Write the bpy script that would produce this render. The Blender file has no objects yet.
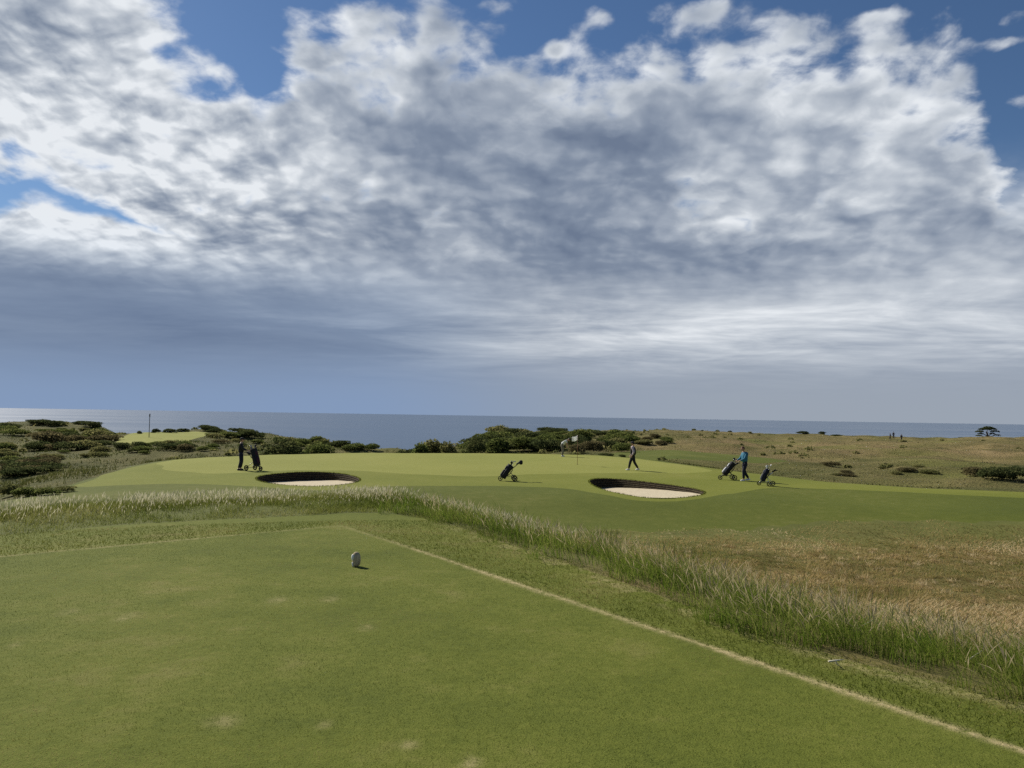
import bpy, math, random
import numpy as np
from mathutils import Vector, Matrix
R = math.radians
rng = np.random.default_rng(7)
random.seed(7)
S = bpy.context.scene
COL = S.collection

# ------------------------------------------------------------------ camera
EYE = 1.65; F = 770.0; PITCH = R(2.36); ROLL = 0.0162
f_ = np.array([0, math.cos(PITCH), math.sin(PITCH)])
r0 = np.array([1.0, 0, 0]); u0 = np.array([0, -math.sin(PITCH), math.cos(PITCH)])
CR = math.cos(ROLL) * r0 + math.sin(ROLL) * u0
CU = -math.sin(ROLL) * r0 + math.cos(ROLL) * u0
def ray(px, py):
    return f_ + (px - 512) / F * CR + (384 - py) / F * CU
def az_of(px, py=455):
    d = ray(px, py); return math.atan2(d[0], d[1])
def azel(px, py):
    d = ray(px, py); d = d / np.linalg.norm(d)
    return math.degrees(math.atan2(d[0], d[1])), math.degrees(math.asin(d[2]))
def z_at(px, py, r):
    d = ray(px, py); return EYE + r * d[2] / math.hypot(d[0], d[1])
def on_plane(px, py, z):
    d = ray(px, py); t = (z - EYE) / d[2]; return (d[0] * t, d[1] * t)
cam = bpy.data.cameras.new('camera'); cam.lens = 36 * F / 1024; cam.clip_start = 0.05; cam.clip_end = 200000
cam_o = bpy.data.objects.new('camera', cam); COL.objects.link(cam_o)
m = Matrix(((CR[0], CU[0], -f_[0], 0), (CR[1], CU[1], -f_[1], 0), (CR[2], CU[2], -f_[2], EYE), (0, 0, 0, 1)))
cam_o.matrix_world = m
S.camera = cam_o

# ------------------------------------------------------------------ numpy noise
def _h(ix, iy, s):
    n = (ix.astype(np.int64) * 374761393 + iy.astype(np.int64) * 668265263 + s * 974711) & 0x7fffffff
    n = ((n ^ (n >> 13)) * 1274126177) & 0x7fffffff
    return ((n ^ (n >> 16)) & 0xffff) / 65535.0
def vnoise(x, y, s=0):
    ix = np.floor(x); iy = np.floor(y); fx = x - ix; fy = y - iy
    fx = fx * fx * (3 - 2 * fx); fy = fy * fy * (3 - 2 * fy)
    a = _h(ix, iy, s); b = _h(ix + 1, iy, s); c = _h(ix, iy + 1, s); d = _h(ix + 1, iy + 1, s)
    return (a + (b - a) * fx) * (1 - fy) + (c + (d - c) * fx) * fy
def fbm(x, y, s=0, o=4):
    v = 0; a = .5; t = 0
    for k in range(o):
        v = v + a * vnoise(x * 2 ** k + 17.3 * k, y * 2 ** k - 9.1 * k, s + k); t += a; a *= .5
    return v / t
def sstep(a, b, x):
    t = np.clip((x - a) / (b - a), 0, 1); return t * t * (3 - 2 * t)

# ------------------------------------------------------------------ polygons
def sdf(poly, x, y):
    """signed distance, negative inside"""
    P = np.asarray(poly, float); out = np.full(x.shape, 1e18); ins = np.zeros(x.shape, bool)
    for i in range(len(P)):
        a = P[i]; b = P[(i + 1) % len(P)]
        ex, ey = b - a; wx = x - a[0]; wy = y - a[1]
        t = np.clip((wx * ex + wy * ey) / (ex * ex + ey * ey + 1e-12), 0, 1)
        out = np.minimum(out, (wx - ex * t) ** 2 + (wy - ey * t) ** 2)
        c = ((a[1] > y) != (b[1] > y))
        if abs(ey) > 1e-12:
            ins ^= c & (x < a[0] + (y - a[1]) / ey * ex)
    d = np.sqrt(out); return np.where(ins, -d, d)
def smooth_poly(P, n=2, keep=()):
    P = [np.array(p, float) for p in P]
    for _ in range(n):
        Q = []
        for i in range(len(P)):
            a, b = P[i], P[(i + 1) % len(P)]
            Q += [a * .75 + b * .25, a * .25 + b * .75]
        P = Q
    return np.array(P)
pl = lambda pts, z: [on_plane(px, py, z) for px, py in pts]

A = np.array(on_plane(341, 525.5, 0)); B = np.array(on_plane(1024, 751, 0)); C_ = np.array(on_plane(0, 556.5, 0))
dR = (B - A) / np.linalg.norm(B - A); dL = (C_ - A) / np.linalg.norm(C_ - A)
TEE = np.array([A, A + dR * 22, A + dR * 22 + dL * 14, A + dL * 14])
STRIP = pl([(-420, 578), (-200, 556), (0, 540), (100, 531), (200, 525), (300, 520), (350, 517), (385, 517), (425, 522), (480, 539),
            (560, 567), (640, 596), (700, 618), (760, 640), (850, 671), (940, 694), (1024, 712), (1200, 745)], -0.12)
STRIP = np.array(STRIP + [tuple(A + dR * 24 + np.array([2.2, 0])), tuple(A + dR * 24 + dL * 18), tuple(A + dL * 18)])
# plateau outline (green + fairway), seen edge at about -1.6 m
PLAT = pl([(-500, 512), (-150, 505), (0, 499), (40, 493), (70, 485), (100, 475), (130, 466), (165, 460.5), (200, 458), (260, 455), (330, 454),
           (400, 454), (470, 454), (540, 454.5), (610, 456.5), (650, 460), (690, 465.5), (750, 473), (830, 482), (920, 489), (1024, 494), (1250, 504)], -1.6)
PLAT = np.array(PLAT + [(60, 10), (60, -60), (-60, -60), (-60, 10)])
GREEN = smooth_poly(pl([(150, 465), (175, 461), (205, 459), (260, 456), (330, 455), (400, 455), (470, 455), (540, 455.5), (605, 457.5), (650, 461.5),
                        (690, 466.5), (716, 471.5), (700, 474.5), (640, 474), (560, 474), (480, 476.5), (400, 474.5), (350, 471.5), (290, 471.5), (235, 474), (190, 473), (160, 470)], -1.6), 2)
APRON = smooth_poly(pl([(60, 488), (90, 479), (125, 468), (165, 461.5), (200, 458.8), (260, 455.4), (330, 454.4), (400, 454.4), (470, 454.4), (540, 454.9), (610, 457), (690, 466),
                        (750, 473.5), (830, 482.5), (920, 489.3), (1024, 494), (1250, 503), (1250, 508), (1024, 499.5), (920, 495), (840, 490.5), (780, 488.5), (720, 495), (690, 500),
                        (640, 499), (600, 493), (560, 487.5), (480, 485), (400, 486.5), (370, 489), (330, 492), (290, 491.5), (250, 488), (200, 485), (120, 486)], -1.6), 2)
FAIR_NEAR = pl([(-500, 530), (-200, 521), (0, 512), (100, 509), (200, 508), (300, 509), (400, 511), (480, 518), (560, 527), (620, 530), (700, 528), (800, 528), (900, 529), (1024, 533), (1250, 541)], -2.05)
FAIR = np.array(FAIR_NEAR + [tuple(p) for p in pl([(1250, 503), (1024, 493.8), (920, 488.8), (830, 481.8), (750, 472.8), (690, 465.2), (650, 459.7), (610, 456.2), (540, 454.2), (470, 453.7), (400, 453.7), (330, 453.7), (260, 454.7), (200, 457.7), (165, 460.2), (130, 465.7), (100, 474.7), (70, 484.7), (40, 492.7), (0, 498.7), (-150, 504.7), (-500, 511.7)], -1.6)])
BUNK = [smooth_poly(pl([(254, 480), (262, 476.5), (285, 474.2), (315, 473.3), (342, 474.8), (357, 478), (361, 481.6), (352, 485), (325, 487.8), (296, 487.5), (268, 484.6)], -1.6), 3),
        smooth_poly(pl([(588.5, 481), (598, 479), (620, 479.8), (650, 482.8), (682, 486.8), (703, 490.8), (705, 494), (690, 497.2), (660, 498), (628, 495), (602, 489.5), (591, 484.5)], -1.6), 3)]

# ------------------------------------------------------------------ terrain height
RK = np.array([48, 62, 75, 95, 115, 140, 170, 210, 260, 320, 420, 560, 760, 1000.])
cols = {   # px: list of (r, py) seen there, or (r, None, z)
 -250: [(48, None, -3.2), (75, 470), (95, 460), (120, 450), (150, 440), (190, 429), (270, 420), (340, None, -8), (500, None, -40)],
 0:    [(48, None, -3.1), (60, 480), (75, 471), (95, 461), (120, 451), (150, 441), (190, 430), (260, 421.5), (330, None, -6), (480, None, -42)],
 70:   [(45, 481), (58, 472), (75, 463), (95, 456), (115, 448), (150, 438.5), (190, 430), (250, 422), (320, None, -7), (470, None, -42)],
 110:  [(48, None, -2.9), (75, 461), (95, 454), (118, 446), (150, 438), (190, 432), (240, 427), (300, None, -8), (450, None, -42)],
 140:  [(60, None, -2.9), (75, 459), (95, 451), (112, 443), (135, 434.5), (155, 431), (190, None, -5), (250, None, -14), (400, None, -42)],
 200:  [(60, None, -2.8), (75, 456), (95, 449), (120, 440), (160, 432), (205, 428), (260, None, -8), (400, None, -42)],
 260:  [(62, None, -3.0), (85, 456), (105, 449), (140, 440.5), (180, 433.5), (230, None, -8), (380, None, -42)],
 330:  [(66, None, -3.1), (100, 453.5), (130, 448), (165, 442), (210, None, -8), (360, None, -42)],
 400:  [(66, None, -3.3), (100, None, -4.2), (130, 453), (170, None, -9), (300, None, -40)],
 435:  [(66, None, -3.2), (100, 454), (130, 451), (170, None, -8), (300, None, -40)],
 470:  [(66, None, -3.2), (100, 454), (130, 448), (170, 442), (205, 437), (260, None, -9), (400, None, -42)],
 540:  [(66, None, -3.1), (100, 453), (130, 447), (170, 440), (230, 431.5), (255, 430), (320, None, -9), (450, None, -42)],
 610:  [(66, None, -2.8), (85, 456), (100, 452), (130, 446), (170, 440), (230, 433.5), (285, 430.5), (350, None, -9), (480, None, -42)],
 680:  [(62, None, -2.5), (78, 458), (100, 450.5), (130, 444.5), (180, 438), (240, 433.5), (300, 430.5), (360, None, -9), (500, None, -42)],
 750:  [(55, None, -2.6), (68, 470), (85, 461), (110, 453), (150, 445.5), (210, 438.5), (285, 433), (350, None, -9), (500, None, -42)],
 830:  [(48, None, -2.6), (58, 478), (75, 469), (100, 459), (140, 449), (200, 441), (280, 435), (350, None, -10), (500, None, -42)],
 920:  [(50, 487), (68, 476), (95, 463), (140, 451), (200, 442), (270, 438), (340, None, -9), (500, None, -42)],
 1024: [(46, 490), (60, 481), (80, 471), (110, 459.5), (165, 448), (240, 440), (300, 438.5), (380, None, -10), (550, None, -42)],
 1300: [(46, 494), (60, 486), (80, 476), (110, 465), (165, 453), (240, 445), (300, 443.5), (380, None, -10), (550, None, -42)],
}
NT = 420
LR = np.linspace(math.log(40), math.log(1100), NT)
pxs = sorted(cols)
T = []
for p in pxs:
    rr = []; zz = []
    for k in cols[p]:
        rr.append(math.log(k[0])); zz.append(k[2] if len(k) == 3 else z_at(p, k[1], k[0]))
    rr.append(math.log(1100)); zz.append(-70)
    T.append(np.interp(LR, rr, zz))
T = np.array(T)
g = np.exp(-0.5 * (np.arange(-8, 9) / 2.6) ** 2); g /= g.sum()
T = np.array([np.convolve(np.pad(t, 8, 'edge'), g, 'valid') for t in T])
azk = np.array([az_of(p) for p in pxs])
NA = 340
AZF = np.linspace(azk[0], azk[-1], NA)
TF = np.array([np.interp(AZF, azk, T[:, k]) for k in range(NT)]).T
g2 = np.exp(-0.5 * (np.arange(-9, 10) / 3.0) ** 2); g2 /= g2.sum()
TF = np.array([np.convolve(np.pad(TF[:, k], 9, 'edge'), g2, 'valid') for k in range(NT)]).T
def far_z(az, r):
    a = np.clip((az - AZF[0]) / (AZF[1] - AZF[0]), 0, NA - 1.001); b = np.clip((np.log(r) - LR[0]) / (LR[1] - LR[0]), 0, NT - 1.001)
    ia = a.astype(int); ib = b.astype(int); fa = a - ia; fb = b - ib
    return (TF[ia, ib] * (1 - fa) + TF[ia + 1, ib] * fa) * (1 - fb) + (TF[ia, ib + 1] * (1 - fa) + TF[ia + 1, ib + 1] * fa) * fb
FARGREEN = pl([(112, 443), (150, 446), (190, 441), (215, 434), (190, 431), (150, 432), (120, 436)], -2.7)
MIDFAIR = pl([(590, 461), (640, 464), (700, 463), (800, 462), (770, 456), (700, 453), (660, 450), (620, 451)], -2.65)
def height(x, y):
    x = np.asarray(x, float); y = np.asarray(y, float)
    r = np.maximum(np.hypot(x, y), .01); az = np.arctan2(x, y)
    near = -2.12 + (0.52) * sstep(25.5, 33.5, r) + 0.20 * (fbm(x / 10, y / 10, 3, 2) - .5) * sstep(20, 30, r)
    rise = sstep(30, 60, r) * .12
    near = near + rise
    sp = sdf(PLAT, x, y)
    far = far_z(az, np.maximum(r, 40.5))
    hum = (fbm(x / 11, y / 11, 11, 3) - .5) * 1.5 * sstep(3, 14, sp) * np.where(r > 360, 0, 1) * sstep(-3, 6, sdf(FARGREEN, x, y)) * sstep(-3, 6, sdf(MIDFAIR, x, y))
    hum = hum * np.interp(az, [az_of(560), az_of(700), az_of(900)], [1.45, 1.5, 1.7])
    w = sstep(-2.0, 8.5, sp)
    z = near * (1 - w) + (far + hum) * w
    st = np.maximum(sdf(STRIP, x, y), 0); te = np.maximum(sdf(TEE, x, y), 0)
    lf = np.interp(az, [az_of(400), az_of(520)], [1.0, 0.0])
    prof_r = sstep(-1.0, 9.5, st); prof_l = sstep(-1.0, 9.5, 0) * (1 - sstep(0, 6, st)) + sstep(0, 11.5, st) ** 1.75
    z = z * np.where(st > 0, prof_r * (1 - lf) + prof_l * lf, sstep(-1., 9.5, 0))
    z = z - 0.05 * sstep(0.0, .9, te) + 0.025 * (fbm(x / 1.7, y / 1.7, 31, 2) - .5) * sstep(.2, 1.5, te)
    return z - height0
height0 = 0.0
height0 = float(height(np.array([0.]), np.array([2.]))[0])

def ground_pt(px, py, rmin=3.0, rmax=500):
    d = ray(px, py); hd = math.hypot(d[0], d[1])
    rs = np.exp(np.linspace(math.log(rmin), math.log(rmax), 2500))
    x = d[0] / hd * rs; y = d[1] / hd * rs
    g = height(x, y) - (EYE + rs * d[2] / hd)
    k = int(np.argmax(g > 0))
    if not (g > 0).any(): return None
    # (None: the line of sight passes over the land)
    return float(x[k]), float(y[k]), float(height(x[k:k+1], y[k:k+1])[0])
def at_r(px, r, py=455):
    a = az_of(px, py); x = r * math.sin(a); y = r * math.cos(a)
    return x, y, float(height(np.array([x]), np.array([y]))[0])

# ------------------------------------------------------------------ mesh helpers
def np_mesh(name, V, faces, mats=(), attrs=None, smooth=False, midx=None):
    """faces: list of (n,k) int arrays"""
    me = bpy.data.meshes.new(name)
    V = np.asarray(V, np.float32)
    me.vertices.add(len(V)); me.vertices.foreach_set('co', V.ravel())
    faces = [np.asarray(f, np.int32) for f in faces if len(f)]
    nl = sum(f.size for f in faces); nf = sum(len(f) for f in faces)
    me.loops.add(nl); me.polygons.add(nf)
    me.loops.foreach_set('vertex_index', np.concatenate([f.ravel() for f in faces]))
    tot = np.concatenate([np.full(len(f), f.shape[1], np.int32) for f in faces])
    me.polygons.foreach_set('loop_start', np.concatenate([[0], np.cumsum(tot)[:-1]]).astype(np.int32))
    me.polygons.foreach_set('loop_total', tot)
    if smooth: me.polygons.foreach_set('use_smooth', np.ones(nf, bool))
    for mm in mats: me.materials.append(mm)
    if midx is not None: me.polygons.foreach_set('material_index', np.asarray(midx, np.int32))
    for k, v in (attrs or {}).items():
        at = me.attributes.new(k, 'FLOAT', 'POINT'); at.data.foreach_set('value', np.asarray(v, np.float32))
    me.update(calc_edges=True)
    return me
def link(name, me, parent=None, loc=None, rz=None, label=None, cat=None, group=None, kind=None):
    o = bpy.data.objects.new(name, me); COL.objects.link(o)
    if parent is not None: o.parent = parent
    if loc is not None: o.location = loc
    if rz is not None: o.rotation_euler = (0, 0, rz)
    if label: o['label'] = label
    if cat: o['category'] = cat
    if group: o['group'] = group
    if kind: o['kind'] = kind
    return o
def thing(name, label, cat, loc, rz=0, group=None):
    return link(name, None, None, loc, rz, label, cat, group)
class MB:
    def __init__(s): s.v = []; s.f = []; s.n = 0
    def add(s, V, F):
        s.v.append(np.asarray(V, float)); s.f += [tuple(i + s.n for i in f) for f in F]; s.n += len(V)
    def tube(s, pts, rad, n=8, cap=True):
        pts = [np.array(p, float) for p in pts]; rad = rad if hasattr(rad, '__len__') else [rad] * len(pts)
        V = []; F = []
        for i, p in enumerate(pts):
            t = pts[min(i + 1, len(pts) - 1)] - pts[max(i - 1, 0)]; t /= np.linalg.norm(t)
            a = np.cross(t, (0, 0, 1) if abs(t[2]) < .9 else (1, 0, 0)); a /= np.linalg.norm(a); b = np.cross(t, a)
            for k in range(n):
                th = 2 * math.pi * k / n; V.append(p + rad[i] * (math.cos(th) * a + math.sin(th) * b))
        for i in range(len(pts) - 1):
            for k in range(n):
                F.append((i * n + k, i * n + (k + 1) % n, (i + 1) * n + (k + 1) % n, (i + 1) * n + k))
        if cap:
            F.append(tuple(range(n - 1, -1, -1))); F.append(tuple((len(pts) - 1) * n + k for k in range(n)))
        s.add(V, F); return s
    def ell(s, c, rad, nu=12, nv=8, fn=None):
        V = [(0, 0, -1)]; F = []
        for j in range(1, nv):
            ph = -math.pi / 2 + math.pi * j / nv
            for i in range(nu):
                th = 2 * math.pi * i / nu; V.append((math.cos(ph) * math.cos(th), math.cos(ph) * math.sin(th), math.sin(ph)))
        V.append((0, 0, 1))
        for i in range(nu):
            F.append((0, 1 + (i + 1) % nu, 1 + i)); b = 1 + (nv - 2) * nu
            F.append((len(V) - 1, b + i, b + (i + 1) % nu))
            for j in range(nv - 2):
                a = 1 + j * nu; F.append((a + i, a + (i + 1) % nu, a + nu + (i + 1) % nu, a + nu + i))
        V = np.array(V)
        if fn is not None: V = fn(V)
        s.add(V * np.array(rad) + np.array(c), F); return s
    def box(s, c, h, rot=None, bev=.2):
        # chamfered box
        h = np.array(h, float); b = min(h) * bev; V = []; 
        idx = {}
        for sx in (-1, 1):
            for sy in (-1, 1):
                for sz in (-1, 1):
                    for ax in range(3):
                        p = np.array([sx, sy, sz]) * (h - b); p[ax] += (sx, sy, sz)[ax] * b
                        idx[(sx, sy, sz, ax)] = len(V); V.append(p)
        F = []
        for ax in range(3):
            o = [i for i in range(3) if i != ax]
            for sg in (-1, 1):
                q = []
                for (u, w) in ((-1, -1), (1, -1), (1, 1), (-1, 1)):
                    k = [0, 0, 0]; k[ax] = sg; k[o[0]] = u; k[o[1]] = w; q.append(idx[(*k, ax)])
                F.append(tuple(q))
        for ax in range(3):
            o = [i for i in range(3) if i != ax]
            for u in (-1, 1):
                for w in (-1, 1):
                    k0 = [0, 0, 0]; k0[o[0]] = u; k0[o[1]] = w; k1 = list(k0); k0[ax] = -1; k1[ax] = 1
                    F.append((idx[(*k0, o[0])], idx[(*k1, o[0])], idx[(*k1, o[1])], idx[(*k0, o[1])]))
        for sx in (-1, 1):
            for sy in (-1, 1):
                for sz in (-1, 1): F.append(tuple(idx[(sx, sy, sz, a)] for a in range(3)))
        V = np.array(V)
        if rot is not None: V = V @ np.array(rot).T
        s.add(V + np.array(c), F); return s
    def build(s, name, mat, parent=None, smooth=True, **kw):
        import bmesh
        me = bpy.data.meshes.new(name); me.from_pydata(np.concatenate(s.v).tolist(), [], s.f)
        bm = bmesh.new(); bm.from_mesh(me); bmesh.ops.recalc_face_normals(bm, faces=bm.faces); bm.to_mesh(me); bm.free()
        for p in me.polygons: p.use_smooth = smooth
        for mm in (mat if isinstance(mat, (list, tuple)) else [mat]): me.materials.append(mm)
        return link(name, me, parent, **kw)

# ------------------------------------------------------------------ node helpers
class NT_:
    def __init__(s, tree): s.t = tree; s.n = tree.nodes; s.l = tree.links
    def node(s, typ, **kw):
        n = s.n.new(typ)
        for k, v in kw.items(): setattr(n, k, v)
        return n
    def put(s, sock, v):
        if hasattr(v, 'is_output') or isinstance(v, bpy.types.NodeSocket): s.l.new(v, sock)
        elif v is not None: sock.default_value = v
    def m(s, op, a, b=None, c=None, clamp=False):
        n = s.node('ShaderNodeMath', operation=op, use_clamp=clamp)
        for i, v in enumerate((a, b, c)):
            if v is not None: s.put(n.inputs[i], v)
        return n.outputs[0]
    def vm(s, op, a, b=None, scale=None):
        n = s.node('ShaderNodeVectorMath', operation=op); s.put(n.inputs[0], a)
        if b is not None: s.put(n.inputs[1], b)
        if scale is not None: s.put(n.inputs['Scale'], scale)
        return n.outputs['Value'] if op in ('LENGTH', 'DOT_PRODUCT') else n.outputs[0]
    def xyz(s, x=0., y=0., z=0.):
        n = s.node('ShaderNodeCombineXYZ'); s.put(n.inputs[0], x); s.put(n.inputs[1], y); s.put(n.inputs[2], z); return n.outputs[0]
    def noise(s, vec, scale, detail=4, rough=.55, dist=0, dim='3D', out=0, lac=2.0):
        n = s.node('ShaderNodeTexNoise', noise_dimensions=dim); s.put(n.inputs['Vector'], vec)
        n.inputs['Scale'].default_value = scale; n.inputs['Detail'].default_value = detail; n.inputs['Roughness'].default_value = rough
        n.inputs['Distortion'].default_value = dist; n.inputs['Lacunarity'].default_value = lac
        return n.outputs[out]
    def ss(s, v, a, b, lo=0., hi=1.):
        n = s.node('ShaderNodeMapRange', interpolation_type='SMOOTHSTEP'); s.put(n.inputs[0], v)
        s.put(n.inputs[1], a); s.put(n.inputs[2], b); s.put(n.inputs[3], lo); s.put(n.inputs[4], hi); return n.outputs[0]
    def mix(s, f, a, b, blend='MIX'):
        n = s.node('ShaderNodeMix', data_type='RGBA', blend_type=blend); s.put(n.inputs[0], f)
        s.put(n.inputs[6], a if not isinstance(a, tuple) else (*a[:3], 1)); s.put(n.inputs[7], b if not isinstance(b, tuple) else (*b[:3], 1)); return n.outputs[2]
    def ramp(s, f, stops):
        n = s.node('ShaderNodeValToRGB'); e = n.color_ramp.elements
        while len(e) < len(stops): e.new(.5)
        for el, (p, c) in zip(e, stops): el.position = p; el.color = (*c, 1)
        s.put(n.inputs[0], f); return n.outputs[0]
    def attr(s, name): return s.node('ShaderNodeAttribute', attribute_name=name).outputs['Fac']
def new_mat(name):
    m = bpy.data.materials.new(name); m.use_nodes = True; t = NT_(m.node_tree); t.n.clear()
    out = t.node('ShaderNodeOutputMaterial'); return m, t, out
def pbsdf(t, out, col, rough=.9, spec=.2, metal=0, bump=None, bs=.3, bd=.01):
    p = t.node('ShaderNodeBsdfPrincipled'); t.put(p.inputs['Base Color'], col if not isinstance(col, tuple) else (*col[:3], 1))
    t.put(p.inputs['Roughness'], rough); p.inputs['Specular IOR Level'].default_value = spec; p.inputs['Metallic'].default_value = metal
    if bump is not None:
        b = t.node('ShaderNodeBump'); b.inputs['Strength'].default_value = bs; b.inputs['Distance'].default_value = bd; t.put(b.inputs['Height'], bump)
        t.l.new(b.outputs[0], p.inputs['Normal'])
    t.l.new(p.outputs[0], out.inputs[0]); return p
def simple(name, col, rough=.7, spec=.3, metal=0, var=.25, scale=30):
    m, t, out = new_mat(name); co = t.node('ShaderNodeTexCoord').outputs['Object']
    nz = t.noise(co, scale, 3); c = t.mix(nz, tuple(x * (1 - var) for x in col), tuple(min(1, x * (1 + var)) for x in col))
    pbsdf(t, out, c, rough, spec, metal); return m

# ------------------------------------------------------------------ light and sky
EXPO = 0.35
SUN_AZ, SUN_EL = -46.0, 36.0
S.view_settings.view_transform = 'Standard'; S.view_settings.look = 'None'; S.view_settings.gamma = 1.0; S.view_settings.exposure = EXPO
S.view_settings.use_curve_mapping = False
S.render.engine = 'CYCLES'
S.cycles.use_denoising = False
S.cycles.max_bounces = 5; S.cycles.transparent_max_bounces = 4
sd = Vector((math.sin(R(SUN_AZ)) * math.cos(R(SUN_EL)), math.cos(R(SUN_AZ)) * math.cos(R(SUN_EL)), math.sin(R(SUN_EL))))
sun = bpy.data.lights.new('sun', 'SUN'); sun.energy = 5.0; sun.angle = R(.55); sun.color = (1, .94, .84)
so = bpy.data.objects.new('sun', sun); COL.objects.link(so); so.rotation_euler = sd.to_track_quat('Z', 'Y').to_euler(); so.location = (0, 0, 60)

W = bpy.data.worlds.new('World'); S.world = W; W.use_nodes = True
t = NT_(W.node_tree); t.n.clear()
wo = t.node('ShaderNodeOutputWorld'); bg = t.node('ShaderNodeBackground'); t.l.new(bg.outputs[0], wo.inputs[0])
SKY_ST = 0.06; bg.inputs[1].default_value = SKY_ST
sky = t.node('ShaderNodeTexSky', sky_type='NISHITA', sun_disc=False, sun_elevation=R(SUN_EL), sun_rotation=R(SUN_AZ), altitude=60, air_density=1.0, dust_density=.15, ozone_density=2.0)
V = t.node('ShaderNodeTexCoord').outputs['Generated']
V = t.vm('NORMALIZE', V)
sp = t.node('ShaderNodeSeparateXYZ'); t.l.new(V, sp.inputs[0]); X, Y, Z = sp.outputs
az = t.m('MULTIPLY', t.m('ARCTAN2', X, Y), 57.29578); el = t.m('MULTIPLY', t.m('ARCSINE', Z), 57.29578)
def blob(px, py, wx, wy):
    """soft lobe fixed in the sky (azimuth/elevation)"""
    a, e = azel(px, py); a2, _ = azel(px + wx, py); _, e2 = azel(px, py - wy)
    dx = t.m('DIVIDE', t.m('SUBTRACT', az, a), a2 - a); dy = t.m('DIVIDE', t.m('SUBTRACT', el, e), e2 - e)
    d2 = t.m('ADD', t.m('MULTIPLY', dx, dx), t.m('MULTIPLY', dy, dy))
    return t.m('POWER', 2.0, t.m('MULTIPLY', d2, -1.4))
def blobs(lst):
    acc = None
    for (px, py, wx, wy, k) in lst:
        b = t.m('MULTIPLY', blob(px, py, wx, wy), k); acc = b if acc is None else t.m('ADD', acc, b)
    return acc
# top outline of the big cloud bank as elevation over azimuth
prof = [(-300, -120), (-60, -120), (0, -110), (110, -60), (160, -8), (200, 26), (240, 60), (266, 88), (282, 78), (300, 70), (340, 58), (400, 62), (440, 60), (470, 68), (500, 72), (540, 66),
        (600, 62), (640, 55), (690, 50), (740, 42), (800, 48), (860, 58), (905, 74), (940, 84), (970, 104), (986, 140), (1000, 190), (1040, 225), (1200, 260), (1500, 250)]
pts = [azel(a, b) for a, b in prof]
fc = t.node('ShaderNodeFloatCurve'); cv = fc.mapping.curves[0]
A0, A1 = -60.0, 60.0
pp = [((a - A0) / (A1 - A0), e / 50.0) for a, e in pts if A0 < a < A1]
while len(cv.points) < len(pp): cv.points.new(.5, .5)
for q, (u, v) in zip(cv.points, pp): q.location = (u, v); q.handle_type = 'AUTO_CLAMPED'
fc.mapping.use_clip = False; fc.mapping.update()
t.put(fc.inputs['Value'], t.m('DIVIDE', t.m('SUBTRACT', az, A0), A1 - A0))
top = t.m('MULTIPLY', fc.outputs[0], 50.0)
# noise spaces
pz = t.m('ADD', t.m('MAXIMUM', Z, 0.0), 0.33)
P1 = t.xyz(t.m('DIVIDE', X, pz), t.m('DIVIDE', Y, pz), 0.0)          # puffy layer
pz2 = t.m('ADD', t.m('MAXIMUM', Z, 0.0), 0.055)
P2 = t.xyz(t.m('DIVIDE', X, pz2), t.m('DIVIDE', Y, pz2), 3.0)        # flat streaky layer
warp = t.vm('SCALE', t.vm('SUBTRACT', t.noise(P1, 3.4, 4, .55, dim='2D', out=1), (.5, .5, .5)), scale=.075)
P1w = t.vm('ADD', P1, warp)
P1o = t.vm('ADD', P1w, (-0.020, 0.026, 0.0))
def vor(vec, scale, det, sm=.6, rough=.5):
    n = t.node('ShaderNodeTexVoronoi', feature='SMOOTH_F1', normalize=True, voronoi_dimensions='2D'); t.put(n.inputs['Vector'], vec); n.inputs['Scale'].default_value = scale
    n.inputs['Detail'].default_value = det; n.inputs['Roughness'].default_value = rough; n.inputs['Smoothness'].default_value = sm; return t.m('SUBTRACT', 1.0, n.outputs['Distance'])
n_big = t.noise(P1w, 4.0, 7, .52, dim='2D'); n_off = t.noise(P1o, 4.0, 4, .52, dim='2D')
n_puff = vor(P1w, 6.5, 2.0, .7, .55); n_puff_o = vor(P1o, 6.5, 2.0, .7, .55)
n_dap = vor(P1w, 15.0, 1.0, .6, .5); n_fine = t.noise(P1w, 15.0, 6, .52, dim='2D'); n_fo = t.noise(t.vm('ADD', P1w, (-0.007, 0.009, 0.0)), 15.0, 4, .52, dim='2D')
n_str = t.noise(P2, .62, 7, .58, dist=.4, dim='2D')
n_str2 = t.noise(t.vm('MULTIPLY', P2, (.6, 1.0, 1.0)), 2.1, 6, .6, dist=.3, dim='2D')
base = t.m('MINIMUM', t.m('DIVIDE', t.m('SUBTRACT', top, el), 5.0), 1.0)
base = t.m('MAXIMUM', base, -1.0)
holes = blobs([(20, 205, 85, 28, -2.3), (105, 229, 58, 15, -1.9), (-90, 190, 80, 34, -1.8), (160, 52, 30, 16, -.75), (205, 95, 26, 13, -.8), (8, 150, 18, 14, -.8), (225, 30, 30, 40, -.8), (262, 70, 24, 26, -1.0)])
puffs = blobs([(292, 18, 26, 26, .7), (345, 22, 55, 30, .8), (440, 14, 26, 22, .7), (400, 0, 40, 26, .7), (310, 60, 40, 25, .5), (556, 50, 14, 10, .55), (700, 10, 48, 15, 1.0), (878, 18, 34, 14, .85),
               (1008, 42, 26, 7, .75), (505, 4, 28, 10, .6), (800, 24, 30, 12, .6), (1010, 105, 20, 10, .5), (600, 20, 14, 10, .45), (960, 70, 14, 10, .3)])
D = t.m('ADD', t.m('ADD', base, holes), puffs)
nn = t.m('ADD', t.m('ADD', t.m('MULTIPLY', t.m('SUBTRACT', n_big, .5), 1.9), t.m('MULTIPLY', t.m('SUBTRACT', n_puff, .66), 2.0)), t.m('MULTIPLY', t.m('SUBTRACT', n_fine, .5), 1.7))
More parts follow.
